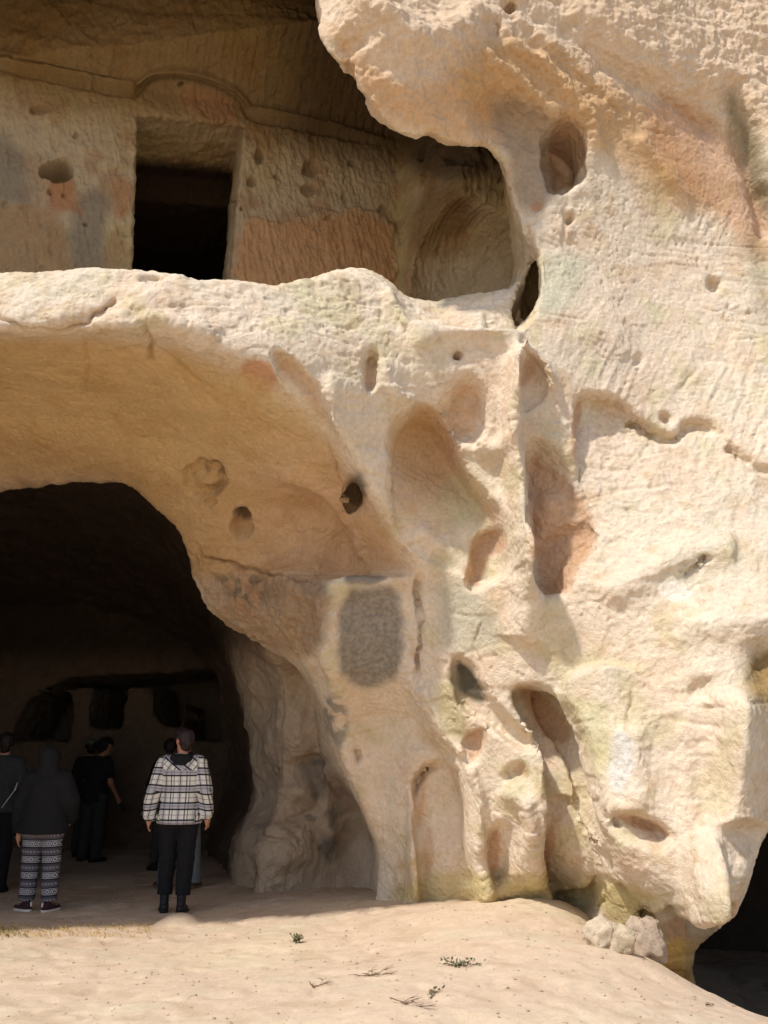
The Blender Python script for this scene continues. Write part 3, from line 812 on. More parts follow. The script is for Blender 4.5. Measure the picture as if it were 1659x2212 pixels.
    mix(C(236,226,212), front*.7*P_([(1430,1250),(1490,1260),(1480,1300),(1420,1290)], 8)); mix(C(236,222,200), front*.6*P_([(1480,1320),(1700,1320),(1700,1365),(1500,1368)], 14))
    mix(C(148,118,60), front*.85*P_([(1600,1420),(1720,1370),(1720,1540),(1620,1520)], 20))
    mix(C(120,113,104), spk*front*.85*P_([(736,1278),(800,1270),(866,1272),(872,1340),(862,1460),(800,1490),(740,1470),(728,1400)], 13, 1))
    mix(C(110,104,96), front*.75*P_([(735,1244),(830,1242),(838,1262),(740,1272)], 6))
    mix(C(108,98,86), spk*front*.85*P_([(560,1232),(705,1246),(705,1370),(680,1400),(640,1370),(600,1330),(560,1280)], 24, 1))
    mix(C(170,142,112), np.clip(front+vault, 0, 1)*.8*P_([(400,1175),(545,1190),(600,1240),(705,1246),(700,1400),(640,1420),(560,1400),(450,1330),(420,1240)], 14)); mix(C(112,98,82), (front)*.75*P_([(425,1200),(545,1190),(600,1250),(560,1330),(480,1290)], 26)*sstep(-.2, .3, v3))
    mix(C(186,136,96), front*.5*P_([(470,1190),(560,1190),(580,1330),(500,1330)], 20)*sstep(-.1, .3, -v3))
    mix(C(116,114,108), front*.7*P_([(695,1500),(748,1505),(758,1560),(742,1640),(700,1560)], 9)*sstep(-.35, .05, v3))
    mix(C(74,72,58), front*.9*P_([(985,1428),(1015,1440),(1052,1508),(1040,1522),(1000,1505),(980,1470)], 9))
    mix(C(176,164,110), front*.6*P_([(925,1490),(980,1440),(1000,1520),(1020,1600),(960,1610)], 20))
    mix(C(196,178,110), front*.6*P_([(950,1880),(1400,1900),(1420,1960),(1200,1960),(1040,1960),(820,1960),(880,1900)], 20))
    mix(C(196,180,130), front*.85*P_([(1280,1955),(1340,1895),(1430,1990),(1450,2060),(1420,2080)], 8))
    mix(yellow, front*.95*P_([(1430,2030),(1470,2020),(1550,2030),(1510,2070),(1500,2200),(1400,2200),(1420,2090)], 12))
    mix(C(196,138,60), front*.7*P_([(1475,2080),(1500,2080),(1505,2200),(1460,2200)], 8)*sstep(-.3, .1, v3))
    mix(C(206,146,104), front*.7*P_([(500,785),(590,775),(600,850),(540,850)], 10))
    # vault pigment: ochre crown, rosy haunch
    mix(C(206,172,120), vault*.9*sstep(0, .5, s)); mix(C(208,172,138), vault*.8*sstep(350, 650, U)*sstep(850, 1100, V))
    mix(C(192,156,104), vault*.4*sstep(.0, .4, v2)); mix(C(150,112,76), vault*.3*sstep(1.6, 2.2, s))
    mix(C(110,86,60), vb*.7*K.ell(450,1030,40,40,0,.4)*sstep(-.2, .3, v3)); mix(C(70,56,44), vb*.8*K.ell(520,1120,18,24,0,.4)); mix(C(84,72,58), vb*.8*K.ell(770,1060,26,34,0,.4))
    # chamber
    mix(C(188,168,136), ch*.95)
    mix(C(180,158,104), ch*.6*sstep(-.1, .4, v1+.3*v2)); mix(C(164,126,92), ch*.5*sstep(0, .4, v2)*sstep(.3, .8, s))
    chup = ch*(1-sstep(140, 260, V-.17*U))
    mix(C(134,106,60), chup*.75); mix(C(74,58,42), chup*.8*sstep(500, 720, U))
    mix(C(140,128,110), ch*.8*P_([(-60,270),(50,300),(75,430),(60,445),(-60,440)], 22)); mix(C(142,130,112), ch*.8*P_([(155,440),(215,400),(245,430),(225,500),(232,620),(145,620)], 16))
    mix(C(170,140,104), ch*.8*P_([(-60,455),(60,445),(140,470),(148,620),(-60,620)], 8)); mix(C(178,124,82), ch*.75*P_([(100,390),(170,385),(160,440),(200,460),(100,460)], 12))
    mix(C(196,150,106), ch*.8*P_([(518,478),(560,470),(620,478),(720,462),(800,455),(850,500),(860,680),(490,680)], 14)); mix(C(168,124,92), ch*.6*P_([(390,180),(480,200),(520,250),(490,280),(390,240)], 14))
    mix(C(176,126,84), ch*.6*P_([(245,380),(290,380),(288,470),(250,470)], 10)); mix(C(204,188,162), ch*.8*P_([(900,560),(1100,540),(1120,680),(900,680)], 30))
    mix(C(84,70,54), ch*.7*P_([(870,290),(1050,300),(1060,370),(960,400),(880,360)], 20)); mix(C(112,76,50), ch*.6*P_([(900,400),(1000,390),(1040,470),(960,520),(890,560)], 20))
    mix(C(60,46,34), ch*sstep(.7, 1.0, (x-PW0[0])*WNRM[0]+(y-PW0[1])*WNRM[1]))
    # deep in the caves: gloom painted darker over soot-stained rock
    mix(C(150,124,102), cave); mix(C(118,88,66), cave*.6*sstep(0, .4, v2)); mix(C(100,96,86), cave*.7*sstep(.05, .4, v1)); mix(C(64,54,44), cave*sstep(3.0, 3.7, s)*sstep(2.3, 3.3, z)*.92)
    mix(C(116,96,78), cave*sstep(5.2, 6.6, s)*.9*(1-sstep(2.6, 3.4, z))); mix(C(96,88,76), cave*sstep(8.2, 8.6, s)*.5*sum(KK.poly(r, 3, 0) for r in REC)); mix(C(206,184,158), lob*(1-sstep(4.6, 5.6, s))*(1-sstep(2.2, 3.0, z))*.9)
    mix(C(110,106,96), lob*.6*sstep(.0, .3, v3)*P_([(640,1600),(760,1600),(760,1860),(640,1830)], 20))
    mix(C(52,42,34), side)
    mix(C(112,102,92), lob*.6*P_([(650,1630),(722,1640),(716,1720),(670,1730)], 14)); mix(C(120,112,102), lob*.6*P_([(690,1800),(740,1805),(740,1860),(700,1865)], 12)); mix(C(140,106,80), lob*.6*P_([(700,1650),(760,1700),(790,1760),(730,1760)], 16))
    T *= (1+.10*v3[:, None]+.05*grain[:, None])
    return P2, np.clip(T, .01, .85), dict(ch=ch, cave=cave, side=side)
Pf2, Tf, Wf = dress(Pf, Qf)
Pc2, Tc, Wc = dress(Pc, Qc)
chk('dressed')

# ------------------------------------------------------------------ materials
def new_mat(name):
    m = bpy.data.materials.new(name); m.use_nodes = True
    return m, m.node_tree, m.node_tree.nodes['Principled BSDF']
def nd(t, typ, **kw):
    n = t.nodes.new(typ)
    for k, v in kw.items():
        if k in n.inputs.keys() if isinstance(k, str) else False: n.inputs[k].default_value = v
        else: setattr(n, k, v)
    return n
def rock_mat(name, attr=True, base=(.5,.4,.3), bumpd=.012, coords='Object', speck=.5, gain=1.0):
    m, t, b = new_mat(name)
    L = t.links.new
    tc = nd(t, 'ShaderNodeTexCoord')
    if attr:
        a = nd(t, 'ShaderNodeVertexColor'); a.layer_name = 'tint'; col = a.outputs[0]
    else:
        a = nd(t, 'ShaderNodeRGB'); a.outputs[0].default_value = (*base, 1); col = a.outputs[0]
    n1 = nd(t, 'ShaderNodeTexNoise'); n1.inputs['Scale'].default_value = 26; n1.inputs['Detail'].default_value = 8; n1.inputs['Roughness'].default_value = .7
    n2 = nd(t, 'ShaderNodeTexNoise'); n2.inputs['Scale'].default_value = 95; n2.inputs['Detail'].default_value = 5; n2.inputs['Roughness'].default_value = .65
    vo = nd(t, 'ShaderNodeTexVoronoi'); vo.inputs['Scale'].default_value = 55
    for n in (n1, n2, vo): L(tc.outputs[coords], n.inputs['Vector'])
    r1 = nd(t, 'ShaderNodeMapRange'); r1.inputs[1].default_value = .3; r1.inputs[2].default_value = .7; r1.inputs[3].default_value = 1-.16*speck; r1.inputs[4].default_value = 1+.14*speck
    L(n1.outputs[0], r1.inputs[0])
    r2 = nd(t, 'ShaderNodeMapRange'); r2.inputs[1].default_value = .25; r2.inputs[2].default_value = .45; r2.inputs[3].default_value = 1-.30*speck; r2.inputs[4].default_value = 1
    L(n2.outputs[0], r2.inputs[0])
    mu = nd(t, 'ShaderNodeMath', operation='MULTIPLY'); L(r1.outputs[0], mu.inputs[0]); L(r2.outputs[0], mu.inputs[1])
    vm = nd(t, 'ShaderNodeVectorMath', operation='SCALE'); L(col, vm.inputs[0]); L(mu.outputs[0], vm.inputs['Scale'])
    L(vm.outputs[0], b.inputs['Base Color'])
    b.inputs['Roughness'].default_value = .96
    b.inputs['Specular IOR Level'].default_value = .15
    add = nd(t, 'ShaderNodeMath', operation='MULTIPLY_ADD'); add.inputs[1].default_value = .45
    L(n2.outputs[0], add.inputs[0]); L(n1.outputs[0], add.inputs[2])
    bp = nd(t, 'ShaderNodeBump'); bp.inputs['Strength'].default_value = .9; bp.inputs['Distance'].default_value = bumpd
    L(add.outputs[0], bp.inputs['Height']); L(bp.outputs[0], b.inputs['Normal'])
    return m
rock = rock_mat('tuff', bumpd=.024, speck=.8)
sand = rock_mat('sand', bumpd=.008, speck=.5)

def emit(P, Q, T, W, first):
    fc = lambda k: W[k][Q].mean(1)
    ch, cv, si = fc('ch') > .5, fc('cave') > .5, fc('side') > .5
    groups = (('upper_chamber', ch), ('cave', cv & ~ch), ('side_cave', si & ~ch & ~cv), ('cliff', ~(ch | cv | si)))
    for nm, m in groups:
        if m.sum() == 0: continue
        p, q, t = compact(P, Q[m], (T,))
        me = make_mesh(nm, p, q, rock, t)
        if first: parts[nm] = link(nm, me, kind='structure')
        else:
            link(nm+'_outskirts' if nm in parts else nm, me, kind='structure')
parts = {}
# one mesh per place: join fine and coarse sheets
n0 = len(Pf2)
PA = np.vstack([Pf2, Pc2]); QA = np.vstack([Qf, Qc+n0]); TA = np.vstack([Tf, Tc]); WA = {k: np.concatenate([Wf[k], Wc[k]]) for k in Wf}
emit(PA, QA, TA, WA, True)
chk('rock meshes')

# ------------------------------------------------------------------ ground
GP = []
for a, b, c in ((0,2212,.02),(400,2212,.05),(830,2212,.12),(1250,2212,.12),(0,2050,0),(400,2050,0),(830,2050,.08),(1200,2050,.2),(0,1975,0),(400,1978,0),
                (700,1910,.02),(850,1935,.12),(1050,1945,.22),(1250,1965,.2),(1340,2050,.14),(1420,2088,.08),(1500,2148,.0),(1600,2186,-.02),(1659,2202,-.05)):
    p = on_level(a, b, c); GP.append((p[0], p[1], c))
for a, b, Y_ in ((1330,2046,7.4),(1391,2060,7.45),(1450,2098,7.35),(1260,2010,7.6)):
    p = at(a, b, Y_); GP.append((p[0], p[1], p[2]))
GP += [(0,14,0),(-4,14,0),(-7,10,0),(-2,17.5,.05),(1.2,10,.15),(1.6,8.9,.15),(2.1,8.2,-.25),(2.5,7.6,-.45),(3.4,8.5,-.7),(4,7,-.6),(5,10,-.8),(3.5,5,-.35),(7,5,-.8),(0,3.5,.05),(-4,4,0),(-7,4,0),(3,12,-.8),(6,14,-.8)]
GP = np.array(GP); gw = rbf_fit(GP[:, :2], GP[:, 2], .3)
def ground_z(x, y, det=True):
    x = np.asarray(x, float); y = np.asarray(y, float)
    z = rbf_eval(GP[:, :2], gw, .3, np.clip(x, -9, 8), np.clip(y, 3, 18))
    far = sstep(9, 30, np.hypot(x, y-8)); z = z*(1-far)
    z = np.clip(z, -.95, .5)
    mx, my, _ = on_level(385, 1976, .07)
    z = z+.075*np.exp(-(((x-mx)/.17)**2+((y-my-.02)/.16)**2)**1.5)
    if det:
        Pn = np.stack([x.ravel(), y.ravel(), 0*x.ravel()], 1)
        dz = .020*fbm(Pn, 1.1, 3, 5.)+.011*fbm(Pn, 4.2, 3, 15.)-.012*sstep(.12, .4, fbm(Pn, 5.5, 2, 19., .5, (1, .7, 1)))+.005*fbm(Pn, 14, 2, 25.)
        z = z+dz.reshape(x.shape)*(np.abs(y) < 40)
    return z
xs = np.concatenate([[-400,-150,-70,-40,-25,-17,-13,-10.5], np.arange(-9.2, 7.0, .03), [7.6,9,12,18,30,60,150,400]])
ys = np.concatenate([[-400,-150,-60,-30,-15,-8,-4,-1,1,2.5], np.arange(3.6, 12.5, .028), np.arange(12.56, 18.6, .08), [20,25,40]])
gX, gY = np.meshgrid(xs, ys, indexing='ij')
gZ = ground_z(gX, gY)
nxg, nyg = gX.shape
ii = np.arange(nxg*nyg).reshape(nxg, nyg)
gQ = np.stack([ii[:-1, :-1].ravel(), ii[1:, :-1].ravel(), ii[1:, 1:].ravel(), ii[:-1, 1:].ravel()], 1)
gPt = np.stack([gX.ravel(), gY.ravel(), gZ.ravel()], 1)
g1 = fbm(gPt, .6, 3, 2.); g2 = fbm(gPt, 3, 3, 6.); g3 = fbm(gPt, 10, 2, 16.)
GT = np.tile(C(202,179,154), (len(gPt), 1))
def gmix(c, w):
    global GT
    w = np.clip(w, 0, 1)[:, None]; GT = GT*(1-w)+c[None]*w
gmix(C(208,189,160), sstep(-.2, .4, g1)); gmix(C(184,160,132), .6*sstep(.1, .5, g2)); gmix(C(192,184,156), .3*sstep(.1, .5, fbm(gPt, 1.4, 3, 9.)))
gmix(C(212,192,170), .4*sstep(.2, .6, g3))
incave = sstep(9.6, 11.5, gPt[:, 1]+.55*np.clip(gPt[:, 0], -9, 1.0)*0)*(gPt[:, 1] < 30)*(gPt[:, 0] < 2.2)
gmix(C(186,162,140), incave*.4)  # cave floor a little darker, floor shading put into the sand colour
gmix(C(84,66,50), sstep(-.15, -.35, gPt[:, 2])*.9*(gPt[:, 1] > 7.2)*(gPt[:, 1] < 30))  # low ground in the side cave: its gloom painted as a darker tint
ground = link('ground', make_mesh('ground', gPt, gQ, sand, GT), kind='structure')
chk('ground')
# ------------------------------------------------------------------ people
def plain_mat(name, col, rough=.85, noise=.15, scale=30, sheen=0.0, bump=.3):
    m, t, b = new_mat(name); L = t.links.new
    tc = nd(t, 'ShaderNodeTexCoord'); n = nd(t, 'ShaderNodeTexNoise'); n.inputs['Scale'].default_value = scale; n.inputs['Detail'].default_value = 4
    L(tc.outputs['Object'], n.inputs['Vector'])
    r = nd(t, 'ShaderNodeMapRange'); r.inputs[1].default_value = .3; r.inputs[2].default_value = .7; r.inputs[3].default_value = 1-noise; r.inputs[4].default_value = 1+noise
    L(n.outputs[0], r.inputs[0])
    vm = nd(t, 'ShaderNodeVectorMath', operation='SCALE'); vm.inputs[0].default_value = tuple(col); L(r.outputs[0], vm.inputs['Scale'])
    L(vm.outputs[0], b.inputs['Base Color']); b.inputs['Roughness'].default_value = rough; b.inputs['Specular IOR Level'].default_value = .25
    if bump:
        bp = nd(t, 'ShaderNodeBump'); bp.inputs['Strength'].default_value = bump; bp.inputs['Distance'].default_value = .004
        L(n.outputs[0], bp.inputs['Height']); L(bp.outputs[0], b.inputs['Normal'])
    return m
skin = plain_mat('skin', C(196,140,112), .55, .06, 14)
skin_b = plain_mat('skin_tan', C(170,118,88), .55, .06, 14)
black_cloth = plain_mat('black_cotton', C(30,30,31), .92, .2, 40)
black_jeans = plain_mat('black_denim', C(24,24,26), .9, .25, 60)
char_cloth = plain_mat('charcoal_cloth', C(52,53,54), .9, .2, 40)
olive_cloth = plain_mat('dark_trouser', C(56,56,52), .9, .2, 40)
grey_jeans = plain_mat('grey_denim', C(112,116,120), .9, .2, 50)
hair_dark = plain_mat('dark_hair', C(34,26,22), .6, .4, 60, bump=.8)
hair_plum = plain_mat('plum_hair', C(50,38,40), .55, .35, 50, bump=.8)
leather = plain_mat('black_leather', C(30,30,32), .5, .15, 30)
brown_shoe = plain_mat('brown_suede', C(84,58,50), .8, .2, 30)
rubber = plain_mat('white_rubber', C(205,200,194), .6, .05, 20)
rubber_tan = plain_mat('tan_rubber', C(120,98,78), .7, .05, 20)
maroon = plain_mat('maroon_knit', C(60,34,40), .85, .2, 40)
cap_cloth = plain_mat('grey_green_cap', C(92,96,74), .9, .15, 30)
plastic = plain_mat('black_plastic', C(22,22,24), .35, .05, 20, bump=0)
metal_light = plain_mat('pale_metal', C(190,188,180), .35, .05, 20, bump=0)

def band(t, val, period, start, width, soft=.12):
    """1 inside [start, start+width] of every period (all in metres), soft edges"""
    L = t.links.new
    d = nd(t, 'ShaderNodeMath', operation='DIVIDE'); L(val, d.inputs[0]); d.inputs[1].default_value = period
    a = nd(t, 'ShaderNodeMath', operation='ADD'); L(d.outputs[0], a.inputs[0]); a.inputs[1].default_value = 50.5-(start+width/2)/period
    f = nd(t, 'ShaderNodeMath', operation='FRACT'); L(a.outputs[0], f.inputs[0])
    s_ = nd(t, 'ShaderNodeMath', operation='SUBTRACT'); L(f.outputs[0], s_.inputs[0]); s_.inputs[1].default_value = .5
    ab = nd(t, 'ShaderNodeMath', operation='ABSOLUTE'); L(s_.outputs[0], ab.inputs[0])
    hw = width/2/period
    mr = nd(t, 'ShaderNodeMapRange'); mr.interpolation_type = 'SMOOTHSTEP'; mr.inputs[1].default_value = hw*(1+soft*2); mr.inputs[2].default_value = hw*(1-soft*2); L(ab.outputs[0], mr.inputs[0])
    return mr.outputs[0]
def blend(t, c1, col, fac, k=1.0):
    L = t.links.new
    m = nd(t, 'ShaderNodeMix'); m.data_type = 'RGBA'
    if k != 1:
        mm = nd(t, 'ShaderNodeMath', operation='MULTIPLY'); L(fac, mm.inputs[0]); mm.inputs[1].default_value = k; fac = mm.outputs[0]
    L(fac, m.inputs[0]); L(c1, m.inputs[6]); m.inputs[7].default_value = (*col, 1)
    return m.outputs[2]
def attr(t, nm):
    a = nd(t, 'ShaderNodeAttribute'); a.attribute_name = nm; return a.outputs['Fac']
def plaid_mat():
    m, t, b = new_mat('plaid_flannel')
    pu, pv = attr(t, 'pu'), attr(t, 'pv')
    r = nd(t, 'ShaderNodeRGB'); r.outputs[0].default_value = (*C(226,222,212), 1); c = r.outputs[0]
    c = blend(t, c, C(160,157,168), band(t, pu, .150, .000, .040), .5)
    c = blend(t, c, C(84,82,88), band(t, pu, .150, .075, .012), .9)
    c = blend(t, c, C(96,92,98), band(t, pu, .150, .104, .009), .85)
    c = blend(t, c, C(50,48,54), band(t, pu, .150, .016, .008), .85)
    c = blend(t, c, C(148,145,160), band(t, pv, .160, .012, .056), .6)
    c = blend(t, c, C(60,58,64), band(t, pv, .160, .036, .006), .6)
    c = blend(t, c, C(24,24,28), band(t, pv, .160, .000, .015), .97)
    c = blend(t, c, C(24,24,28), band(t, pv, .160, .060, .015), .97)
    c = blend(t, c, C(70,68,70), band(t, pv, .160, .113, .005), .85)
    t.links.new(c, b.inputs['Base Color']); b.inputs['Roughness'].default_value = .95; b.inputs['Specular IOR Level'].default_value = .1
    n = nd(t, 'ShaderNodeTexNoise'); n.inputs['Scale'].default_value = 25; tc = nd(t, 'ShaderNodeTexCoord'); t.links.new(tc.outputs['Object'], n.inputs['Vector'])
    bp = nd(t, 'ShaderNodeBump'); bp.inputs['Strength'].default_value = .5; bp.inputs['Distance'].default_value = .01
    t.links.new(n.outputs[0], bp.inputs['Height']); t.links.new(bp.outputs[0], b.inputs['Normal'])
    return m
def folk_mat():
    """grey leggings knitted with rows of rings, crosses and lines"""
    m, t, b = new_mat('patterned_knit'); L = t.links.new
    pu, pv = attr(t, 'pu'), attr(t, 'pv')
    def M(op, a, b_=None, c_=None):
        n = nd(t, 'ShaderNodeMath', operation=op)
        for i, v in enumerate((a, b_, c_)):
            if v is None: continue
            if isinstance(v, (int, float)): n.inputs[i].default_value = v
            else: L(v, n.inputs[i])
        return n.outputs[0]
    r = nd(t, 'ShaderNodeRGB'); r.outputs[0].default_value = (*C(74,72,80), 1); c = r.outputs[0]
    c = blend(t, c, C(96,92,96), band(t, pv, .150, .085, .05), .8)
    c = blend(t, c, C(34,32,38), band(t, pv, .150, .0, .012), .8)
    c = blend(t, c, C(190,186,186), band(t, pv, .150, .014, .005), .9)
    c = blend(t, c, C(190,186,186), band(t, pv, .150, .066, .005), .9)
    c = blend(t, c, C(34,32,38), band(t, pv, .150, .073, .009), .8)
    cell = M('SUBTRACT', M('FRACT', M('ADD', M('DIVIDE', pu, .060), 50)), .5)
    row = M('DIVIDE', M('SUBTRACT', M('MULTIPLY', M('FRACT', M('ADD', M('DIVIDE', pv, .150), 50)), .150), .0425), .060)
    rad = M('SQRT', M('ADD', M('MULTIPLY', M('SUBTRACT', M('ABSOLUTE', cell), .0), M('SUBTRACT', M('ABSOLUTE', cell), .0)), M('MULTIPLY', row, row)))
    inrow = M('LESS_THAN', M('ABSOLUTE', row), .36)
    ring = M('MULTIPLY', M('LESS_THAN', M('ABSOLUTE', M('SUBTRACT', rad, .23)), .075), inrow)
    cx = M('SUBTRACT', .5, M('ABSOLUTE', cell))
    cross = M('MULTIPLY', M('MULTIPLY', M('LESS_THAN', M('ABSOLUTE', M('SUBTRACT', cx, M('MULTIPLY', M('ABSOLUTE', row), .55))), .055), M('LESS_THAN', cx, .2)), inrow)
    c = blend(t, c, C(190,186,184), ring, .9); c = blend(t, c, C(180,176,176), cross, .85)
    zig = M('MULTIPLY', M('GREATER_THAN', M('SINE', M('ADD', M('MULTIPLY', pu, 220), M('MULTIPLY', pv, 160))), .2), band(t, pv, .150, .105, .018))
    c = blend(t, c, C(166,160,164), zig, .7)
    L(c, b.inputs['Base Color']); b.inputs['Roughness'].default_value = .95; b.inputs['Specular IOR Level'].default_value = .1
    return m
plaid, folk = plaid_mat(), folk_mat()

def sdcone(X, Y, Z, a, b, ra, rb, flat=1.0):
    ax, ay, az = a; bx, by, bz = b
    ex, ey, ez = bx-ax, (by-ay), bz-az
    L = ex*ex+ey*ey+ez*ez+1e-9
    t = np.clip(((X-ax)*ex+(Y-ay)*ey+(Z-az)*ez)/L, 0, 1)
    dx = X-ax-ex*t; dy = (Y-ay-ey*t)/flat; dz = Z-az-ez*t
    return np.sqrt(dx*dx+dy*dy+dz*dz)-(ra+(rb-ra)*t)
def blob_mesh(prims, h, k=.02, cut=None, pad=.05, lap=1, fold=None):
    """one continuous skin round a list of tapered limbs; cut = list of f(x,y,z) > 0 kept"""
    pts = np.array([p[0] for p in prims]+[p[1] for p in prims]); rad = max(max(p[2], p[3]) for p in prims)
    lo = pts.min(0)-rad*1.35-pad; hi = pts.max(0)+rad*1.35+pad
    ax = [np.arange(lo[i], hi[i]+h, h, dtype=f32) for i in range(3)]
    D = np.full([len(a) for a in ax], 9.0, f32)
    for p in prims:
        a, b, ra, rb = p[:4]; fl = p[4] if len(p) > 4 else 1.0; kk = p[5] if len(p) > 5 else k
        R = max(ra, rb)*max(1, fl)+kk*2+h*2
        sl = []
        for i in range(3):
            i0 = int(max(0, (min(a[i], b[i])-R-lo[i])/h)); i1 = int(min(len(ax[i]), (max(a[i], b[i])+R-lo[i])/h+2)); sl.append(slice(i0, i1))
        X, Y, Z = np.meshgrid(ax[0][sl[0]], ax[1][sl[1]], ax[2][sl[2]], indexing='ij')
        d = sdcone(X, Y, Z, a, b, ra, rb, fl)
        cur = D[tuple(sl)]
        hh = np.clip(.5+.5*(cur-d)/kk, 0, 1)
        D[tuple(sl)] = cur*(1-hh)+d*hh-kk*hh*(1-hh)
    if fold is not None or cut:
        X, Y, Z = np.meshgrid(*ax, indexing='ij')
        if fold is not None: D = D-fold(X, Y, Z).astype(f32)
        for c in cut or []: D = np.maximum(D, -c(X, Y, Z))
    Pm, Qm = surface_nets(-D, lo, h)
    Nn = vnormals(Pm, Qm); 
    cen = Pm.mean(0)
    # orientation check by enclosed volume
    v = Pm[Qm]; vol = (np.cross(v[:, 1]-v[:, 0], v[:, 2]-v[:, 0])*(v[:, 0]-cen)).sum()+(np.cross(v[:, 2]-v[:, 0], v[:, 3]-v[:, 0])*(v[:, 0]-cen)).sum()
    if vol < 0: Qm = Qm[:, ::-1]
    if lap: Pm = laplace(Pm, Qm, lap, .5)
    return Pm, Qm
V3 = lambda *a: np.array(a, float)
def hand_prims(w, d, side, palm, curl=.5, s=1.0):
    """palm from the wrist w along d; four unequal bent fingers and a thumb off the side of the palm"""
    d = d/np.linalg.norm(d); palm = palm-d*(palm@d); palm /= np.linalg.norm(palm); acr = np.cross(d, palm)*side
    pr = [(w, w+d*.045*s, .024*s, .027*s), (w+d*.04*s-acr*.018*s, w+d*.085*s-acr*.020*s, .019*s, .015*s), (w+d*.04*s+acr*.016*s, w+d*.085*s+acr*.022*s, .020*s, .015*s)]
    for i, (off, L) in enumerate(((-.031, .062), (-.010, .074), (.011, .080), (.032, .072))):
        b0 = w+d*.088*s+acr*off*s
        d1 = d*math.cos(.35*curl)+palm*math.sin(.35*curl); d2 = d*math.cos(1.1*curl)+palm*math.sin(1.1*curl); d3 = d*math.cos(1.9*curl)+palm*math.sin(1.9*curl)
        p1 = b0+d1*L*.42*s; p2 = p1+d2*L*.32*s; p3 = p2+d3*L*.26*s
        pr += [(b0, p1, .0092*s, .0086*s, 1, .006), (p1, p2, .0086*s, .0078*s, 1, .004), (p2, p3, .0078*s, .0068*s, 1, .004)]
    t0 = w+d*.03*s+acr*.022*s; t1 = t0+(acr*.75+d*.6+palm*.3)*.032*s; t2 = t1+(acr*.25+d*.9+palm*.35)*.030*s
    pr += [(t0, t1, .013*s, .0105*s, 1, .008), (t1, t2, .0105*s, .0085*s, 1, .004)]
    return pr
def head_prims(c, yaw, pitch=0, s=1.0):
    """c = centre of the skull, yaw about z (0 looks along +y)"""
    cy_, sy_ = math.cos(yaw), math.sin(yaw)
    def T(x, y, z):
        y2 = y*math.cos(pitch)-z*math.sin(pitch); z2 = y*math.sin(pitch)+z*math.cos(pitch)
        return c+s*np.array([x*cy_-y2*sy_, x*sy_+y2*cy_, z2])
    pr = [(T(0,-.018,.03), T(0,.012,.03), .078*s, .077*s, 1, .02), (T(0,.018,-.03), T(0,.035,-.062), .062*s, .042*s, 1, .02), (T(0,.060,-.085), T(0,.066,-.083), .022*s, .022*s, 1, .02),
          (T(0,.086,.012), T(0,.106,-.018), .009*s, .014*s, 1, .012), (T(-.02,.085,.033), T(.02,.085,.033), .011*s, .011*s, 1, .012),
          (T(-.014,.088,-.052), T(.014,.088,-.052), .008*s, .008*s, 1, .006)]
    for sd_ in (-1, 1):
        pr += [(T(sd_*.077,-.008,-.018), T(sd_*.082,-.016,.020), .010*s, .014*s, 1, .006), (T(sd_*.028,.078,.018), T(sd_*.032,.077,.018), .012*s, .012*s, 1, .004)]
    return pr, T
def lerp(a, b, t): return a+(b-a)*t
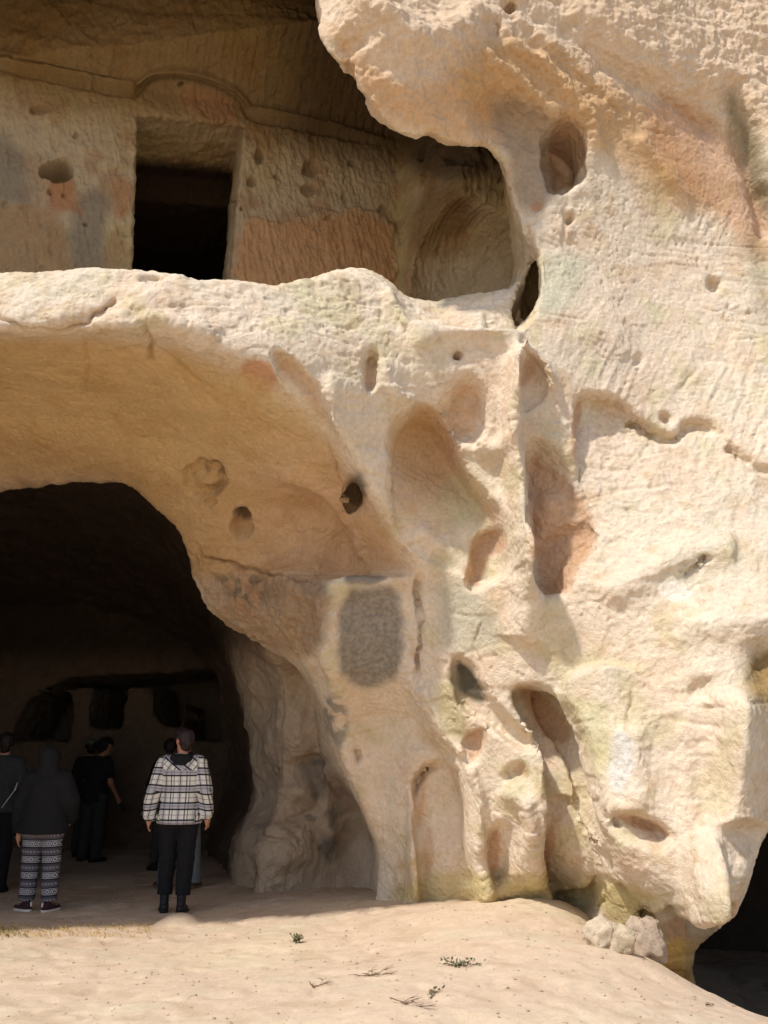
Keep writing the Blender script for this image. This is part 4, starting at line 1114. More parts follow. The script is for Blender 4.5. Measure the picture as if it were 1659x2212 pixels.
class Fig:
    """joint positions of a standing figure; local axes: x right, y ahead of the photographer, z up"""
    def __init__(s, H=1.72, w=1.0, feet=((-.10, 0, 0), (.10, 0, 0)), face=0.0, yaw=0.0, arms=None, hp=0.0, hx=0.0, hy=0.0):
        k = H/1.72; s.k = k; s.w = w; s.face = face
        R = lambda v: np.array([v[0]*math.cos(face)-v[1]*math.sin(face), v[0]*math.sin(face)+v[1]*math.cos(face), v[2]])
        s.R = R
        s.ank = [R(V3(f[0], f[1]-.01, .085*k)) for f in feet]
        s.fyaw = [f[2] for f in feet]
        s.hip = [R(V3(-.085*w, 0, .90*k)), R(V3(.085*w, 0, .90*k))]
        s.knee = [lerp(h, a, .50)+R(V3(0, .02, .0)) for h, a in zip(s.hip, s.ank)]
        s.pel = R(V3(0, 0, .96*k)); s.waist = R(V3(0, .0, 1.10*k)); s.chest = R(V3(0, .0, 1.30*k)); s.neck = R(V3(0, .0, 1.45*k))
        s.sh = [R(V3(-.155*w, -.0, 1.395*k)), R(V3(.155*w, -.0, 1.395*k))]
        s.head = R(V3(hx, .025+hy, 1.605*k)); s.yaw = face+yaw; s.hp = hp
        arms = arms or [(-.235, -.01, 1.12, -.25, .05, .88), (.235, -.01, 1.12, .25, .05, .88)]
        s.elb = [R(V3(a[0]*1.0, a[1], a[2]*k)) for a in arms]; s.wri = [R(V3(a[3], a[4], a[5]*k)) for a in arms]
    def body(s, h=.011, curl=(.5, .5)):
        k, w = s.k, s.w
        pr = [(s.pel, s.waist, .115*w, .105*w, .80), (s.waist, s.chest, .105*w, .125*w, .75), (lerp(s.sh[0], s.sh[1], .12), lerp(s.sh[0], s.sh[1], .88), .058, .058, 1),
              (s.neck-V3(0,0,.05), s.head-V3(0,0,.05*k), .058, .052, 1)]
        hp, s.T = head_prims(s.head, s.yaw, s.hp, k); pr += hp
        for i in (0, 1):
            pr += [(s.hip[i], s.knee[i], .078*w, .052, 1), (s.knee[i]-V3(0,0,.04), lerp(s.knee[i], s.ank[i], .5), .052, .050, 1), (lerp(s.knee[i], s.ank[i], .4), s.ank[i], .050, .036, 1),
                   (s.sh[i], s.elb[i], .052*w, .040, 1), (s.elb[i], s.wri[i], .040, .026, 1)]
            fd = s.R(V3(math.sin(-s.fyaw[i])*1, math.cos(s.fyaw[i]), 0))
            pr.append((s.ank[i]-V3(0,0,.045), s.ank[i]-V3(0,0,.055)+fd*.12, .032, .026, 1))
            d = s.wri[i]-s.elb[i]; side = -1 if i == 0 else 1
            inw = s.R(V3(-side, .25, 0))
            pr += hand_prims(s.wri[i], d, side, inw, curl[i], k)
        return blob_mesh(pr, h, .03)
def fold_fn(seed, amp=.006, sc=(7, 7, 5)):
    def f(X, Y, Z):
        sh = X.shape
        return amp*pnoise(X.ravel()*sc[0]+seed, Y.ravel()*sc[1]+seed*.7, Z.ravel()*sc[2]+X.ravel()*3).reshape(sh)*2
    return f
def leg_garment(F_, m, top, bot, extra=.014, wide=0.0, name='trousers', h=.011, seed=3., pat=False, flare=0.0):
    k, w = F_.k, F_.w
    pr = [(F_.pel-V3(0,0,.02), F_.pel+V3(0,0,.06), .130*w+extra, .118*w+extra, .80), (F_.hip[0]+V3(0,0,-.03), F_.hip[1]+V3(0,0,-.03), .105*w+extra, .105*w+extra, .95)]
    for i in (0, 1):
        pr += [(F_.hip[i]-V3(0,0,.02), F_.knee[i], .092*w+extra, .060+extra+wide, 1, .015), (F_.knee[i], F_.ank[i]-V3(0,0,.05), .060+extra+wide, .046+extra+wide+flare, 1, .02)]
    z0, z1 = bot, top
    Pm, Qm = blob_mesh(pr, h, .02, cut=[lambda X, Y, Z: Z-z0, lambda X, Y, Z: z1-Z], fold=fold_fn(seed, .005, (6, 6, 11)))
    at_ = None
    if pat:
        a = np.where(Pm[:, 0] < np.interp(Pm[:, 2], [0, .8], [(F_.ank[0][0]+F_.ank[1][0])/2, (F_.hip[0][0]+F_.hip[1][0])/2]), 0, 1)
        cx = np.where(a == 0, np.interp(Pm[:, 2], [F_.ank[0][2], F_.hip[0][2]], [F_.ank[0][0], F_.hip[0][0]]), np.interp(Pm[:, 2], [F_.ank[1][2], F_.hip[1][2]], [F_.ank[1][0], F_.hip[1][0]]))
        at_ = dict(pu=Pm[:, 0]-cx+a*.03, pv=Pm[:, 2]+.05*(Pm[:, 0]-cx)*np.where(a == 0, 1, -1))
    return make_mesh(name, Pm, Qm, m, attrs=at_)
def shoe_mesh(ank, yawv, k=1.0, high=False, name='shoe'):
    """returns upper and sole"""
    fd = V3(-math.sin(yawv), math.cos(yawv), 0)
    a = ank.copy(); a[2] = 0
    heel = a-fd*.055*k; toe = a+fd*.155*k
    up = [(heel+V3(0,0,.045), a+fd*.03+V3(0,0,.050), .040*k, .040*k, 1), (a+fd*.02+V3(0,0,.045), toe+V3(0,0,.030), .041*k, .026*k, 1), (a-fd*.02+V3(0,0,.06), a-fd*.02+V3(0,0,.16 if high else .085), .042*k, .045*k, 1), (a+fd*.08*k+V3(0,0,.03), toe+V3(0,0,.028), .040*k, .030*k, 1)]
    U_ = blob_mesh(up, .009, .02, cut=[lambda X, Y, Z: Z-.022, lambda X, Y, Z: (.17 if high else .105)-Z])
    so = [(heel+V3(0,0,.018), a+fd*.03+V3(0,0,.018), .044*k, .042*k, 1), (a+fd*.03+V3(0,0,.018), toe-fd*.03+V3(0,0,.018), .042*k, .046*k, 1), (toe-fd*.04+V3(0,0,.018), toe+V3(0,0,.018), .044*k, .032*k, 1)]
    S_ = blob_mesh(so, .009, .02, cut=[lambda X, Y, Z: Z-.001, lambda X, Y, Z: .028-Z])
    return U_, S_
def shoes(F_, root, mat_u, mat_s, high=False, labels=(None, None), lace=None):
    for i in (0, 1):
        (Pu, Qu), (Ps, Qs) = shoe_mesh(F_.ank[i], F_.face+F_.fyaw[i], F_.k, high)
        u = link('shoe', make_mesh('shoe', Pu, Qu, mat_u), root)
        link('sole', make_mesh('sole', Ps, Qs, mat_s), u)
        if lace:
            fd = V3(-math.sin(F_.face+F_.fyaw[i]), math.cos(F_.face+F_.fyaw[i]), 0); a = F_.ank[i].copy(); a[2] = 0; sd_ = np.cross(fd, V3(0,0,1))
            for q in (.035, .06, .085):
                link('lace', make_mesh('lace', *blob_mesh([(a+fd*q-sd_*.03+V3(0,0,.075-.2*q), a+fd*q+sd_*.03+V3(0,0,.075-.2*q), .006, .006)], .006, .003), lace), u)
            link('heel_tab', make_mesh('heel_tab', *blob_mesh([(a-fd*.095+V3(0,0,.06), a-fd*.09+V3(0,0,.09), .010, .010)], .006, .003), lace), u)
def top_garment(F_, m, hem, extra=.02, sleeve='long', name='jacket', seed=5., h=.011, wide=.0, plaidy=False, loose=0.0, cuff=.0, neckz=None):
    k, w = F_.k, F_.w
    pr = [(V3(*F_.pel[:2], hem+.05), F_.waist, .162*w+extra+loose, .120*w+extra+loose*.8, .82), (F_.waist, F_.chest, .120*w+extra+loose*.8, .135*w+extra, .80),
          (F_.chest, F_.neck-V3(0,0,.06), .135*w+extra, .085*w+extra, .85), (lerp(F_.sh[0], F_.sh[1], .16)-V3(0,0,.012), lerp(F_.sh[0], F_.sh[1], .84)-V3(0,0,.012), .056+extra, .056+extra, 1, .04),
          (F_.neck-V3(0,0,.03), F_.neck+V3(0,0,.02), .066+extra*.6, .060+extra*.4, 1)]
    for i in (0, 1):
        e = F_.elb[i]; wr = F_.wri[i]
        if sleeve == 'long':
            pr += [(F_.sh[i]-V3(0,0,.012), e, .056*w+extra, .050+extra+wide, 1, .03), (e, lerp(e, wr, .93), .050+extra+wide, .036+extra+cuff, 1, .02)]
        else:
            pr += [(F_.sh[i], lerp(F_.sh[i], e, .80), .062*w+extra, .058+extra, 1, .03)]
    cuts = [lambda X, Y, Z: np.where(np.hypot(X-F_.pel[0], (Y-F_.pel[1])*1.1) < .250*w+loose, Z-hem, 1.0)]
    if sleeve != 'long':
        for i in (0, 1):
            ax_ = F_.elb[i]-F_.sh[i]; ax_ = ax_/np.linalg.norm(ax_); c_ = lerp(F_.sh[i], F_.elb[i], .80)
            cuts.append(lambda X, Y, Z, a=ax_, c=c_, p=F_.elb[i]: np.where((X-p[0])**2+(Y-p[1])**2+(Z-p[2])**2 < .14**2, -((X-c[0])*a[0]+(Y-c[1])*a[1]+(Z-c[2])*a[2]), 1.0))
    nz = neckz or F_.neck[2]+.035
    cuts.append(lambda X, Y, Z: nz-Z)
    Pm, Qm = blob_mesh(pr, h, .03, cut=cuts, fold=fold_fn(seed, .008, (6, 6, 6)))
    at_ = None
    if plaidy:
        x, y, z = Pm.T
        pu = x.copy(); pv = z.copy()
        yoke = z > F_.sh[0][2]-.075
        an = .62; 
        pv = np.where(yoke, z*math.cos(an)+x*math.sin(an)+.03, pv); pu = np.where(yoke, x*math.cos(an)-z*math.sin(an), pu)
        for i in (0, 1):
            sg = -1 if i == 0 else 1
            d_ = np.minimum(sdcone(x, y, z, F_.sh[i], F_.elb[i], .05, .05), sdcone(x, y, z, F_.elb[i], F_.wri[i], .05, .05))
            seam = np.interp(z, [.8, F_.sh[i][2]+.05], [abs(F_.sh[i][0])+.0, abs(F_.sh[i][0])-.005])
            arm = (sg*x > seam)
            ax_ = F_.elb[i]-F_.sh[i]; L1 = np.linalg.norm(ax_); ax_ = ax_/L1
            t1 = (x-F_.sh[i][0])*ax_[0]+(y-F_.sh[i][1])*ax_[1]+(z-F_.sh[i][2])*ax_[2]
            b_ = F_.wri[i]-F_.elb[i]; L2 = np.linalg.norm(b_); b_ = b_/L2
            t2 = (x-F_.elb[i][0])*b_[0]+(y-F_.elb[i][1])*b_[1]+(z-F_.elb[i][2])*b_[2]
            u_ = np.where(t1 > L1, L1+np.maximum(t2, 0), t1)
            pv = np.where(arm, 1.36-u_+sg*x*.25, pv); pu = np.where(arm, (x-np.interp(z, [F_.wri[i][2], F_.sh[i][2]], [F_.wri[i][0], F_.sh[i][0]]))+.02, pu)
        at_ = dict(pu=pu, pv=pv)
    return make_mesh(name, Pm, Qm, m, attrs=at_)
def hair_mesh(F_, m, curly=0.0, long=0.0, name='hair', thick=.016):
    T = F_.T; k = F_.k
    pr = [(T(0,-.024,.040), T(0,.004,.050), (.080+thick)*k, (.074+thick)*k, 1, .02), (T(0,-.05,-.02), T(0,-.045,-.05-long), (.055+thick*.6)*k, (.045+thick*.6)*k, 1, .02)]
    for sd_ in (-1, 1): pr.append((T(sd_*.05,-.02,.03), T(sd_*.058,-.012,-.005), (.032+thick*.5)*k, .018*k, 1, .02))
    fy = F_.T(0, 1, 0)-F_.T(0, 0, 0); o = F_.T(0, 0, 0); fy = fy/np.linalg.norm(fy); up = F_.T(0,0,1)-o; up /= np.linalg.norm(up)
    def cut(X, Y, Z):
        f = (X-o[0])*fy[0]+(Y-o[1])*fy[1]+(Z-o[2])*fy[2]; u = (X-o[0])*up[0]+(Y-o[1])*up[1]+(Z-o[2])*up[2]
        return np.maximum(.018-f, (u-.062)*1.0)
    fo = (lambda X, Y, Z: (.004+curly)*2*pnoise(X.ravel()*(22+30*(curly > .005)), Y.ravel()*(22+30*(curly > .005)), Z.ravel()*(14+36*(curly > .005))).reshape(X.shape))
    return make_mesh(name, *blob_mesh(pr, .008, .02, cut=[cut], fold=fo), m)
def place(name, px, py, F_, label, z=None, h=.011, skinm=None, curl=(.5, .5), group=None):
    p = on_level(px, py, 0.0)
    for _ in range(3): p = on_level(px, py, float(ground_z(np.array([p[0]]), np.array([p[1]]))[0]))
    r = bpy.data.objects.new(name, None); COL.objects.link(r); r.location = p; r.empty_display_size = .2
    r['label'] = label; r['category'] = 'person'
    if group: r['group'] = group
    link('body', make_mesh('body', *F_.body(h, curl), skinm or skin), r)
    return r
def prim_part(name, prims, m, parent, h=.007, k=.008, cut=None, label=None):
    return link(name, make_mesh(name, *blob_mesh(prims, h, k, cut=cut), m), parent, label=label)

# the person in the plaid shirt jacket, seen from behind
A = Fig(1.74, 1.12, feet=((-.115, .06, .28), (.075, -.02, -.02)), yaw=.85, arms=[(-.262, -.03, 1.13, -.300, .02, .885), (.245, -.02, 1.13, .268, .03, .90)])
ra = place('person', 376, 1972, A, 'person seen from behind in a black and white plaid jacket, black trousers and boots')
link('trousers', leg_garment(A, black_jeans, 1.05, .165, .006, .016), ra)
link('jacket', top_garment(A, plaid, .825, .024, 'long', 'jacket', 5.2, .010, .005, True, .018, .012), ra)
shoes(A, ra, leather, leather, True)
link('hair', hair_mesh(A, hair_plum, .003, 0, 'hair', .013), ra)
k_ = A.neck
hood = [(k_+V3(math.cos(t)*.088, math.sin(t)*.072-.005, .000+.014*math.sin(t)-.01), k_+V3(math.cos(t+.5)*.088, math.sin(t+.5)*.072-.005, .000+.014*math.sin(t+.5)-.01), .040, .040) for t in np.arange(0, 6.28, .5)]
hood += [(k_+V3(-.07, -.085, -.01), k_+V3(.07, -.085, -.01), .040, .040), (k_+V3(-.035, -.105, -.055), k_+V3(.035, -.105, -.055), .036, .036)]
prim_part('hood', hood, black_cloth, ra, .010, .02)
gl = A.T
prim_part('eyeglasses', [(gl(-.078,.01,.022), gl(-.07,.088,.022), .004, .004), (gl(-.05,.098,.018), gl(-.012,.104,.018), .006, .006)], plastic, ra, .005, .004)
w0 = A.wri[0]; prim_part('cuff', [(w0+V3(-.035,-.01,.06), w0+V3(-.085,-.01,.02), .020, .014), (w0+V3(-.04,-.01,.03), w0+V3(-.07,-.01,.012), .016, .012)], char_cloth, ra, .008)

# the child in a black hooded top and patterned leggings
Bf = Fig(1.56, 1.06, feet=((-.115, .03, .95), (.125, -.0, -.35)), arms=[(-.245, .02, 1.12, -.255, .05, .80), (.235, .04, 1.14, .215, .14, .98)], hp=-.1)
rb = place('person', 77, 1970, Bf, 'person in a black hooded top, hood up, and grey leggings patterned with rows of rings')
link('leggings', leg_garment(Bf, folk, 1.02, .10, .018, .010, 'leggings', .011, 7., True), rb)
link('hooded_top', top_garment(Bf, black_cloth, .735, .034, 'long', 'hooded_top', 9.1, .011, .01, False, .045, .01, neckz=1.5), rb)
hc = Bf.head
prim_part('hood', [(hc+V3(0,-.03,.03), hc+V3(0,.02,.03), .108, .100), (hc+V3(0,-.045,-.04), hc+V3(0,-.03,-.15), .095, .105), (hc+V3(-.05,-.02,-.16), hc+V3(.05,-.02,-.16), .09, .09)], black_cloth, rb, .010, .03,
          cut=[lambda X, Y, Z: np.maximum(.075-(Y-hc[1]), (hc[2]-.13-Z))])
shoes(Bf, rb, maroon, rubber, False, lace=rubber)

# the man in black with curly hair holding a camera at his side
Cf = Fig(1.74, 1.02, feet=((-.165, .03, .05), (.085, 0, -.5)), face=-.30, yaw=-.85, hp=-.22, hx=.06, hy=.06, arms=[(-.225, .10, 1.12, -.06, .27, 1.30), (.265, -.02, 1.10, .315, .12, .88)])
rc = place('person', 194, 1862, Cf, 'man with curly dark hair and glasses, black short-sleeved shirt, one hand at his chin', h=.013, skinm=skin_b, curl=(1.0, .9))
link('trousers', leg_garment(Cf, olive_cloth, 1.04, .05, .022, .014, 'trousers', .013), rc)
link('shirt', top_garment(Cf, black_cloth, .83, .026, 'short', 'shirt', 4.4, .013, .0, False, .02), rc)
shoes(Cf, rc, leather, leather, False)
link('hair', hair_mesh(Cf, hair_dark, .010, 0, 'hair', .028), rc)
g2_ = Cf.T; prim_part('eyeglasses', [(g2_(.078,.01,.02), g2_(.055,.092,.02), .004, .004), (g2_(.05,.094,.018), g2_(.015,.100,.018), .006, .006), (g2_(-.05,.094,.018), g2_(-.015,.100,.018), .006, .006)], plastic, rc, .005, .004)
# his camera
hw = Cf.wri[1]+(Cf.wri[1]-Cf.elb[1])/np.linalg.norm(Cf.wri[1]-Cf.elb[1])*.10
def box_mesh(name, sx, sy, sz, bev, m):
    import bmesh
    bm = bmesh.new(); bmesh.ops.create_cube(bm, size=1.0)
    bmesh.ops.scale(bm, vec=(sx, sy, sz), verts=bm.verts)
    bmesh.ops.bevel(bm, geom=bm.edges[:], offset=bev, segments=2, affect='EDGES')
    me = bpy.data.meshes.new(name); bm.to_mesh(me); bm.free(); me.materials.append(m); return me
def cyl_mesh(name, r, d, m, seg=20, bev=.002):
    import bmesh
    bm = bmesh.new(); bmesh.ops.create_cone(bm, cap_ends=True, segments=seg, radius1=r, radius2=r*.96, depth=d)
    bmesh.ops.bevel(bm, geom=[e for e in bm.edges if len(e.link_faces) == 2 and e.calc_face_angle(0) > .8], offset=bev, segments=2, affect='EDGES')
    me = bpy.data.meshes.new(name); bm.to_mesh(me); bm.free(); me.materials.append(m); return me
cr = bpy.data.objects.new('camera_in_hand', None); COL.objects.link(cr); cr.location = rc.location+Vector(hw)+Vector((.03, 0, -.03)); cr.rotation_euler = (.2, .9, .5)
cr['label'] = 'small black camera held down at the side by the curly-haired man in black'; cr['category'] = 'camera'
link('camera_body', box_mesh('camera_body', .12, .05, .075, .008, plastic), cr)
lo = link('lens', cyl_mesh('lens', .034, .06, plastic), cr, loc=(0, .045, 0)); lo.rotation_euler = (math.pi/2, 0, 0)
link('lens_ring', cyl_mesh('lens_ring', .0355, .008, metal_light), lo, loc=(0, 0, -.028))

# the one with the cap half hidden behind him
Df = Fig(1.70, 1.0, feet=((-.10, 0, .0), (.10, 0, 0)), yaw=.3, arms=[(-.22, .03, 1.12, -.18, .16, 1.0), (.22, .03, 1.12, .10, .25, 1.15)])
rd = place('person', 178, 1850, Df, 'person in a grey-green cap standing just behind the curly-haired man in black', h=.015, skinm=skin_b)
link('trousers', leg_garment(Df, olive_cloth, 1.03, .05, .02, .01, 'trousers', .016), rd)
link('shirt', top_garment(Df, black_cloth, .85, .03, 'long', 'shirt', 2.4, .015, .0, False, .015), rd)
shoes(Df, rd, leather, leather, False)
link('hair', hair_mesh(Df, hair_dark, .003, 0, 'hair', .010), rd)
T = Df.T
cp = prim_part('cap', [(T(0,-.015,.055), T(0,.01,.055), .094, .090)], cap_cloth, rd, .009, .01, cut=[lambda X, Y, Z: Z-(Df.head[2]+.04)])
prim_part('brim', [(T(-.045,.09,.045), T(.045,.09,.045), .016, .016), (T(-.03,.13,.04), T(.03,.13,.04), .014, .014)], cap_cloth, cp, .008, .05, cut=[lambda X, Y, Z: .012-abs(Z-(Df.head[2]+.045))])

# grey jeans and brown shoes behind the plaid jacket, phone held up in front
Ef = Fig(1.76, 1.05, feet=((-.165, -.02, .85), (.165, .02, -.25)), yaw=-.2, hp=.0, arms=[(-.27, .08, 1.14, -.275, .33, 1.28), (.24, .03, 1.12, .12, .22, 1.14)])
re_ = place('person', 386, 1918, Ef, 'person in grey jeans and brown shoes hidden behind the one in the plaid jacket', h=.013)
link('jeans', leg_garment(Ef, grey_jeans, 1.03, .055, .022, .012, 'jeans', .013, flare=.01), re_)
link('pullover', top_garment(Ef, char_cloth, .86, .02, 'long', 'pullover', 2.9, .013, .0, False, .0), re_)
shoes(Ef, re_, brown_shoe, rubber_tan, False)
link('hair', hair_mesh(Ef, hair_dark, .003, 0, 'hair', .012), re_)
ph = bpy.data.objects.new('phone', None); COL.objects.link(ph)
hwp = Ef.wri[0]+V3(-.02, .03, .12); ph.location = re_.location+Vector(hwp); ph.rotation_euler = (.1, 0, .1)
ph['label'] = 'black phone held upright left of the plaid jacket'; ph['category'] = 'phone'
link('phone_case', box_mesh('phone_case', .076, .010, .155, .004, plastic), ph); link('lens', cyl_mesh('lens', .007, .004, metal_light, 12, .0008), ph, loc=(-.02, -.006, .055)).rotation_euler = (math.pi/2, 0, 0)

# one more pair of feet further back
Gf = Fig(1.70, 1.0, feet=((-.13, 0, .6), (.10, 0, 0)), arms=None)
rg = place('person', 352, 1880, Gf, 'person in dark clothes furthest back behind the plaid jacket, only a black shoe showing', h=.016, skinm=skin_b)
link('trousers', leg_garment(Gf, olive_cloth, 1.03, .05, .012, .0, 'trousers', .016), rg)
link('pullover', top_garment(Gf, black_cloth, .88, .015, 'long', 'pullover', 2.2, .016), rg)
shoes(Gf, rg, leather, leather, False); link('hair', hair_mesh(Gf, hair_dark, .003, 0, 'hair', .010), rg)

# the one cut by the left edge of the picture
Hf = Fig(1.75, 1.08, feet=((-.10, 0, .2), (.10, 0, -.1)), yaw=.35, arms=[(-.25, .0, 1.12, -.26, .05, .88), (.26, -.02, 1.12, .275, .06, .885)])
rh = place('person', -22, 1930, Hf, 'person with short dark hair and a charcoal jacket at the left edge of the picture', h=.012)
link('trousers', leg_garment(Hf, black_jeans, 1.03, .05, .02, .01, 'trousers', .013), rh)
link('jacket', top_garment(Hf, char_cloth, .87, .032, 'long', 'jacket', 6.1, .012, .0, False, .02, .01), rh)
shoes(Hf, rh, leather, leather, False); link('hair', hair_mesh(Hf, hair_dark, .003, 0, 'hair', .013), rh)
prim_part('strap', [(V3(.155,-.155,1.02), V3(.215,-.13,1.12), .006, .006), (V3(.10,-.165,.93), V3(.155,-.155,1.02), .006, .006), (V3(.215,-.13,1.12), V3(.225,-.10,1.20), .009, .006)], metal_light, rh, .006, .006)
chk('people')

# ------------------------------------------------------------------ loose stones by the right-hand pillar
def stone(name, px, py, dim, seed, tint, label, rot=0, cat='rock', off=(0,0,0), group=None, rough=1.0):
    n_lat = 30
    me_p = []; 
    th = np.linspace(0.001, math.pi-.001, n_lat); ph_ = np.linspace(0, 2*math.pi, 2*n_lat, endpoint=False)
    TH, PH = np.meshgrid(th, ph_, indexing='ij')
    S_ = np.stack([np.sin(TH)*np.cos(PH), np.sin(TH)*np.sin(PH), np.cos(TH)], -1).reshape(-1, 3)
    S_ = np.sign(S_)*np.abs(S_)**.72; 
    r = 1+.22*fbm(S_, 1.3, 2, seed)+rough*.15*fbm(S_, 3, 3, seed+3)+.03*fbm(S_, 14, 2, seed+5)
    v = S_*r[:, None]*np.array(dim)/2
    c_, s_ = math.cos(rot), math.sin(rot)
    v = np.stack([v[:, 0]*c_-v[:, 2]*s_, v[:, 1], v[:, 0]*s_+v[:, 2]*c_], 1)
    m_ = 2*n_lat; i, j = np.meshgrid(np.arange(n_lat-1), np.arange(m_), indexing='ij')
    q = np.stack([i*m_+j, (i+1)*m_+j, (i+1)*m_+(j+1) % m_, i*m_+(j+1) % m_], -1).reshape(-1, 4)
    T_ = np.tile(tint, (len(v), 1)).astype(f32)*(1+.16*fbm(v, 9, 3, seed)[:, None])
    for Y in np.arange(5.8, 8.2, .03):
        p = at(px, py, Y)
        if p[2]-dim[2]*.40 <= float(ground_z(np.array([p[0]]), np.array([p[1]]))[0])+off[2]: break
    o = link(name, make_mesh(name, v, q, rock, T_), label=label, cat=cat, group=group)
    o.location = (p[0]+off[0], p[1]+off[1], p[2])
    return o
stone('boulder', 1391, 2026, (.25,.24,.30), 3., C(190,170,150), 'rounded grey boulder with a hollowed face, rightmost by the yellow pillar foot', .25, 'boulder', off=(0,-.06,0))
stone('boulder', 1336, 2030, (.21,.18,.20), 11., C(206,188,160), 'cracked yellowish boulder between the rounded boulder and the broken one', -.2, 'boulder')
stone('boulder', 1296, 2018, (.21,.18,.20), 17., C(208,190,164), 'broken yellowish boulder, leftmost of the three by the pillar foot', .5, 'boulder')
stone('stone', 1352, 1988, (.10,.08,.08), 23., C(204,186,156), 'small crumbly stone wedged on top between two boulders', .2, 'stone', off=(0,.0,.14))
stone('stone', 1266, 2026, (.05,.05,.045), 29., C(206,184,158), 'tiny pale stone at the left tip of the boulders', .2, 'stone')
for i_ in range(46):
    x_ = rng.uniform(40, 1500); y_ = rng.uniform(1985, 2205)
    if y_ > 2060+(1500-x_)*.35 and x_ > 1380: continue
    sz = rng.uniform(.008, .022)
# pebbles and grit: one mesh nobody could count
def pebbles(n):
    base = np.array([(1,0,0),(-1,0,0),(0,1,0),(0,-1,0),(0,0,.7),(0,0,-.7)], float)
    tri = np.array([(0,2,4),(2,1,4),(1,3,4),(3,0,4),(2,0,5),(1,2,5),(3,1,5),(0,3,5)])
    x = rng.uniform(-5, 3.6, n); y = 5.0+rng.rand(n)**1.0*6.5
    ok = ground_z(x, y) > -.12; x, y = x[ok], y[ok]; n = len(x)
    s_ = .003+.011*rng.rand(n)**4
    z = ground_z(x, y)
    a = rng.uniform(0, 6.28, n)
    v = base[None]*s_[:, None, None]*rng.uniform(.6, 1.3, (n, 6, 3))
    v = np.stack([v[..., 0]*np.cos(a)[:, None]-v[..., 1]*np.sin(a)[:, None], v[..., 0]*np.sin(a)[:, None]+v[..., 1]*np.cos(a)[:, None], v[..., 2]], -1)
    v += np.stack([x, y, z+s_*.2], -1)[:, None]
    t = tri[None]+np.arange(n)[:, None, None]*6
    T_ = np.repeat(C(206,184,158)[None]*rng.uniform(.7, 1.2, (n, 1)), 6, 0)
    me = make_mesh('gravel', v.reshape(-1, 3), t.reshape(-1, 3), rock, T_, smooth=False)
    return link('gravel', me, kind='stuff', label='fine grit and pebbles scattered over the pale sandy ground', cat='gravel')
pebbles(5200)

# ------------------------------------------------------------------ sprigs, tufts, dry grass
def leafy_mat(name, col):
    m, t, b = new_mat(name)
    o = nd(t, 'ShaderNodeTexNoise'); o.inputs['Scale'].default_value = 60; tc = nd(t, 'ShaderNodeTexCoord'); t.links.new(tc.outputs['Object'], o.inputs['Vector'])
    r = nd(t, 'ShaderNodeMapRange'); r.inputs[3].default_value = .6; r.inputs[4].default_value = 1.4; t.links.new(o.outputs[0], r.inputs[0])
    vm = nd(t, 'ShaderNodeVectorMath', operation='SCALE'); vm.inputs[0].default_value = tuple(col); t.links.new(r.outputs[0], vm.inputs['Scale'])
    t.links.new(vm.outputs[0], b.inputs['Base Color']); b.inputs['Roughness'].default_value = .8
    return m
twig_m = leafy_mat('dry_twig', C(120,92,66)); leaf_m = leafy_mat('green_leaf', C(88,92,44)); straw_m = leafy_mat('straw', C(206,170,104)); greyleaf_m = leafy_mat('grey_green_leaf', C(104,106,78))
def strips(paths, w):
    """thin three-sided twigs along point paths"""
    Vv, Qq = [], []
    for pth, ww in zip(paths, w):
        pth = np.array(pth); n = len(pth); b0 = len(Vv)
        for i, p in enumerate(pth):
            r = ww*(1-.7*i/(n-1))
            for a in (0, 2.09, 4.19): Vv.append(p+np.array([math.cos(a)*r, math.sin(a)*r, math.sin(a+1)*r]))
        for i in range(n-1):
            for j in range(3):
                k2 = (j+1) % 3
                Qq.append((b0+i*3+j, b0+i*3+k2, b0+i*3+3+k2, b0+i*3+3+j))
    return np.array(Vv), np.array(Qq)
def leaves(c, n, size, spread, rs):
    Vv, Qq = [], []
    for i in range(n):
        p = c[rs.randint(len(c))]+rs.normal(0, spread, 3)
        a, b_ = rs.uniform(0, 6.28), rs.uniform(-.5, 1.2); d = np.array([math.cos(a)*math.cos(b_), math.sin(a)*math.cos(b_), math.sin(b_)]); s_ = np.cross(d, rs.normal(0, 1, 3)); s_ /= np.linalg.norm(s_)
        L = size*rs.uniform(.6, 1.3); k0 = len(Vv)
        Vv += [p, p+d*L*.5+s_*L*.25, p+d*L, p+d*L*.5-s_*L*.25]; Qq.append((k0, k0+1, k0+2, k0+3))
    return np.array(Vv), np.array(Qq)
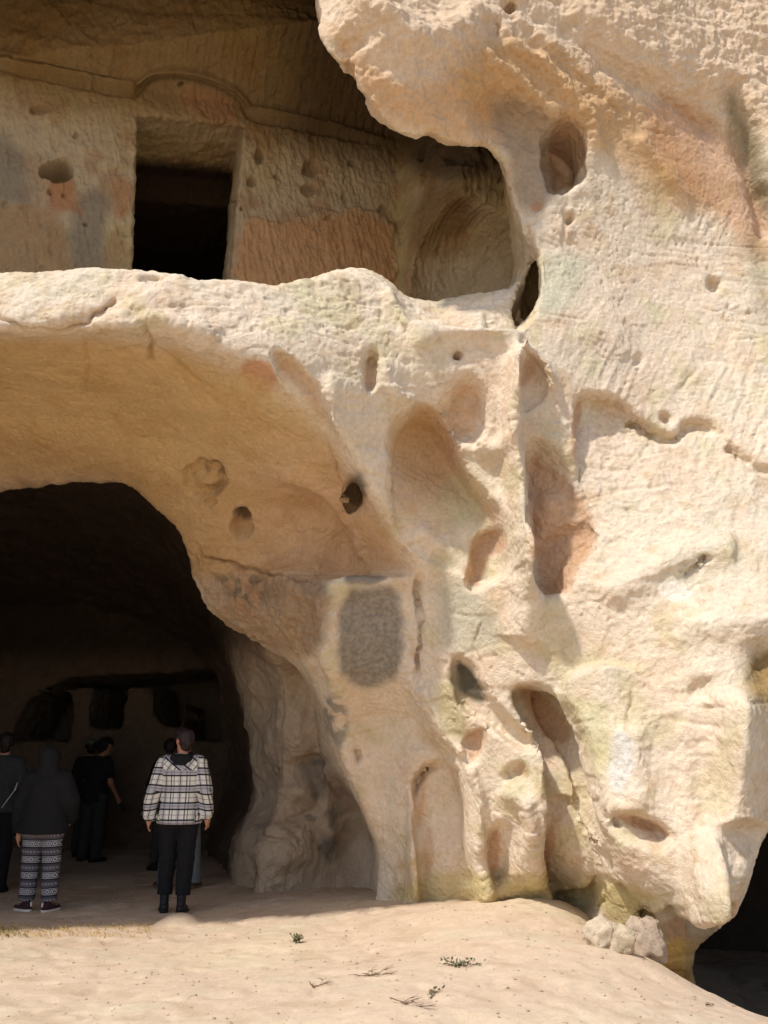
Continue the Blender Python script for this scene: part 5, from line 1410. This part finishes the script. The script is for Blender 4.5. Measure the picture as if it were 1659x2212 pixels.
def sprig(name, px, py, length, ang, seed, label, cat, twm=None, lfm=None, nl=0, upright=False, nb=9, group=None):
    rs = np.random.RandomState(seed)
    p = on_level(px, py, 0.05)
    for _ in range(4): p = on_level(px, py, float(ground_z(np.array([p[0]]), np.array([p[1]]))[0]))
    r = bpy.data.objects.new(name, None); COL.objects.link(r); r.location = p; r['label'] = label; r['category'] = cat
    if group: r['group'] = group
    paths, ws, tips = [], [], []
    def gz_(q): return float(ground_z(np.array([p[0]+q[0]]), np.array([p[1]+q[1]]))[0])-p[2]
    for b_ in range(nb):
        a = rs.uniform(0, 6.28) if upright else ang+rs.normal(0, .5)+(math.pi if rs.rand() < .3 else 0)
        q = np.zeros(3) if upright else np.array([math.cos(ang), math.sin(ang), 0])*rs.uniform(-.3, .4)*length
        el = rs.uniform(.5, 1.3) if upright else rs.uniform(.02, .3)
        L = length*rs.uniform(.4, 1.0)*(1 if upright else .6); pt = []
        for k in range(5):
            g = gz_(q) if not upright else 0
            pt.append(np.array([q[0], q[1], max(q[2], 0)+g+.006])); a += rs.normal(0, .35)
            q = q+np.array([math.cos(a)*math.cos(el), math.sin(a)*math.cos(el), math.sin(el)])*L/4
        paths.append(pt); ws.append(rs.uniform(.002, .004)); tips += pt[1:]
        if not upright:
            c0 = pt[2]; a2 = a+rs.choice([-1, 1])*.9
            paths.append([c0, c0+np.array([math.cos(a2), math.sin(a2), .25])*L*.2, c0+np.array([math.cos(a2+.3), math.sin(a2+.3), .2])*L*.4]); ws.append(.003)
    v, q = strips(paths, ws)
    link('twigs', make_mesh('twigs', v, q, twm or twig_m), r)
    if nl:
        v, q = leaves(np.array(tips), nl, .028, .010, rs)
        link('leaves', make_mesh('leaves', v, q, lfm or leaf_m, smooth=False), r)
    return r
sprig('weed', 641, 2037, .065, 0, 5, 'small green leafy weed alone in the middle of the sand', 'weed', None, leaf_m, 90, True, 12)
sprig('sprig', 1000, 2086, .20, -.25, 8, 'flattened grey-green sprig highest up the slope on the right', 'sprig', None, greyleaf_m, 70)
sprig('twig', 795, 2110, .26, .1, 12, 'dry brown twig lying between the weed and the bottom edge', 'twig')
sprig('twig', 690, 2138, .22, -.3, 15, 'faint thin dry twig lying left of the others near the bottom', 'twig', nb=5)
sprig('twig', 880, 2170, .22, -.6, 18, 'forked dry twig in the lowest right cluster', 'twig', nb=8)
sprig('twig', 935, 2154, .12, .9, 22, 'short twig with bits of grey leaf beside the forked dry twig', 'twig', None, greyleaf_m, 20, nb=6)
sprig('twig', 1530, 2172, .08, .3, 27, 'tiny dry twig near the crest at the bottom right', 'twig', nb=4)
rs = np.random.RandomState(4)
def grass(name, n, x0, x1, y0, y1, label, mat_, hh, green=0):
    paths, ws = [], []
    for i in range(n):
        u = rs.rand(); px = x0+(x1-x0)*(u**1.6 if name == 'dry_grass' else u); py = rs.uniform(y0, y1)
        p = on_level(px, py, .0); p = on_level(px, py, float(ground_z(np.array([p[0]]), np.array([p[1]]))[0]))
        a = rs.uniform(0, 6.28); L = hh*rs.uniform(.4, 1.2); ln = rs.uniform(.3, 1.2)
        d = np.array([math.cos(a)*math.sin(ln), math.sin(a)*math.sin(ln), math.cos(ln)])
        paths.append([p-V3(0,0,.005), p+d*L*.5, p+d*L*.9+np.array([math.cos(a), math.sin(a), -.2])*L*.2]); ws.append(.0022)
    v, q = strips(paths, ws)
    return link(name, make_mesh(name, v, q, mat_), kind='stuff', label=label, cat='grass')
grass('dry_grass', 900, -60, 330, 1999, 2026, 'low dry straw-coloured grass along the shadow edge at the left', straw_m, .055)
grass('green_grass', 160, -20, 60, 2006, 2026, 'few green blades among the dry grass at the left edge', leaf_m, .045)
chk('done')
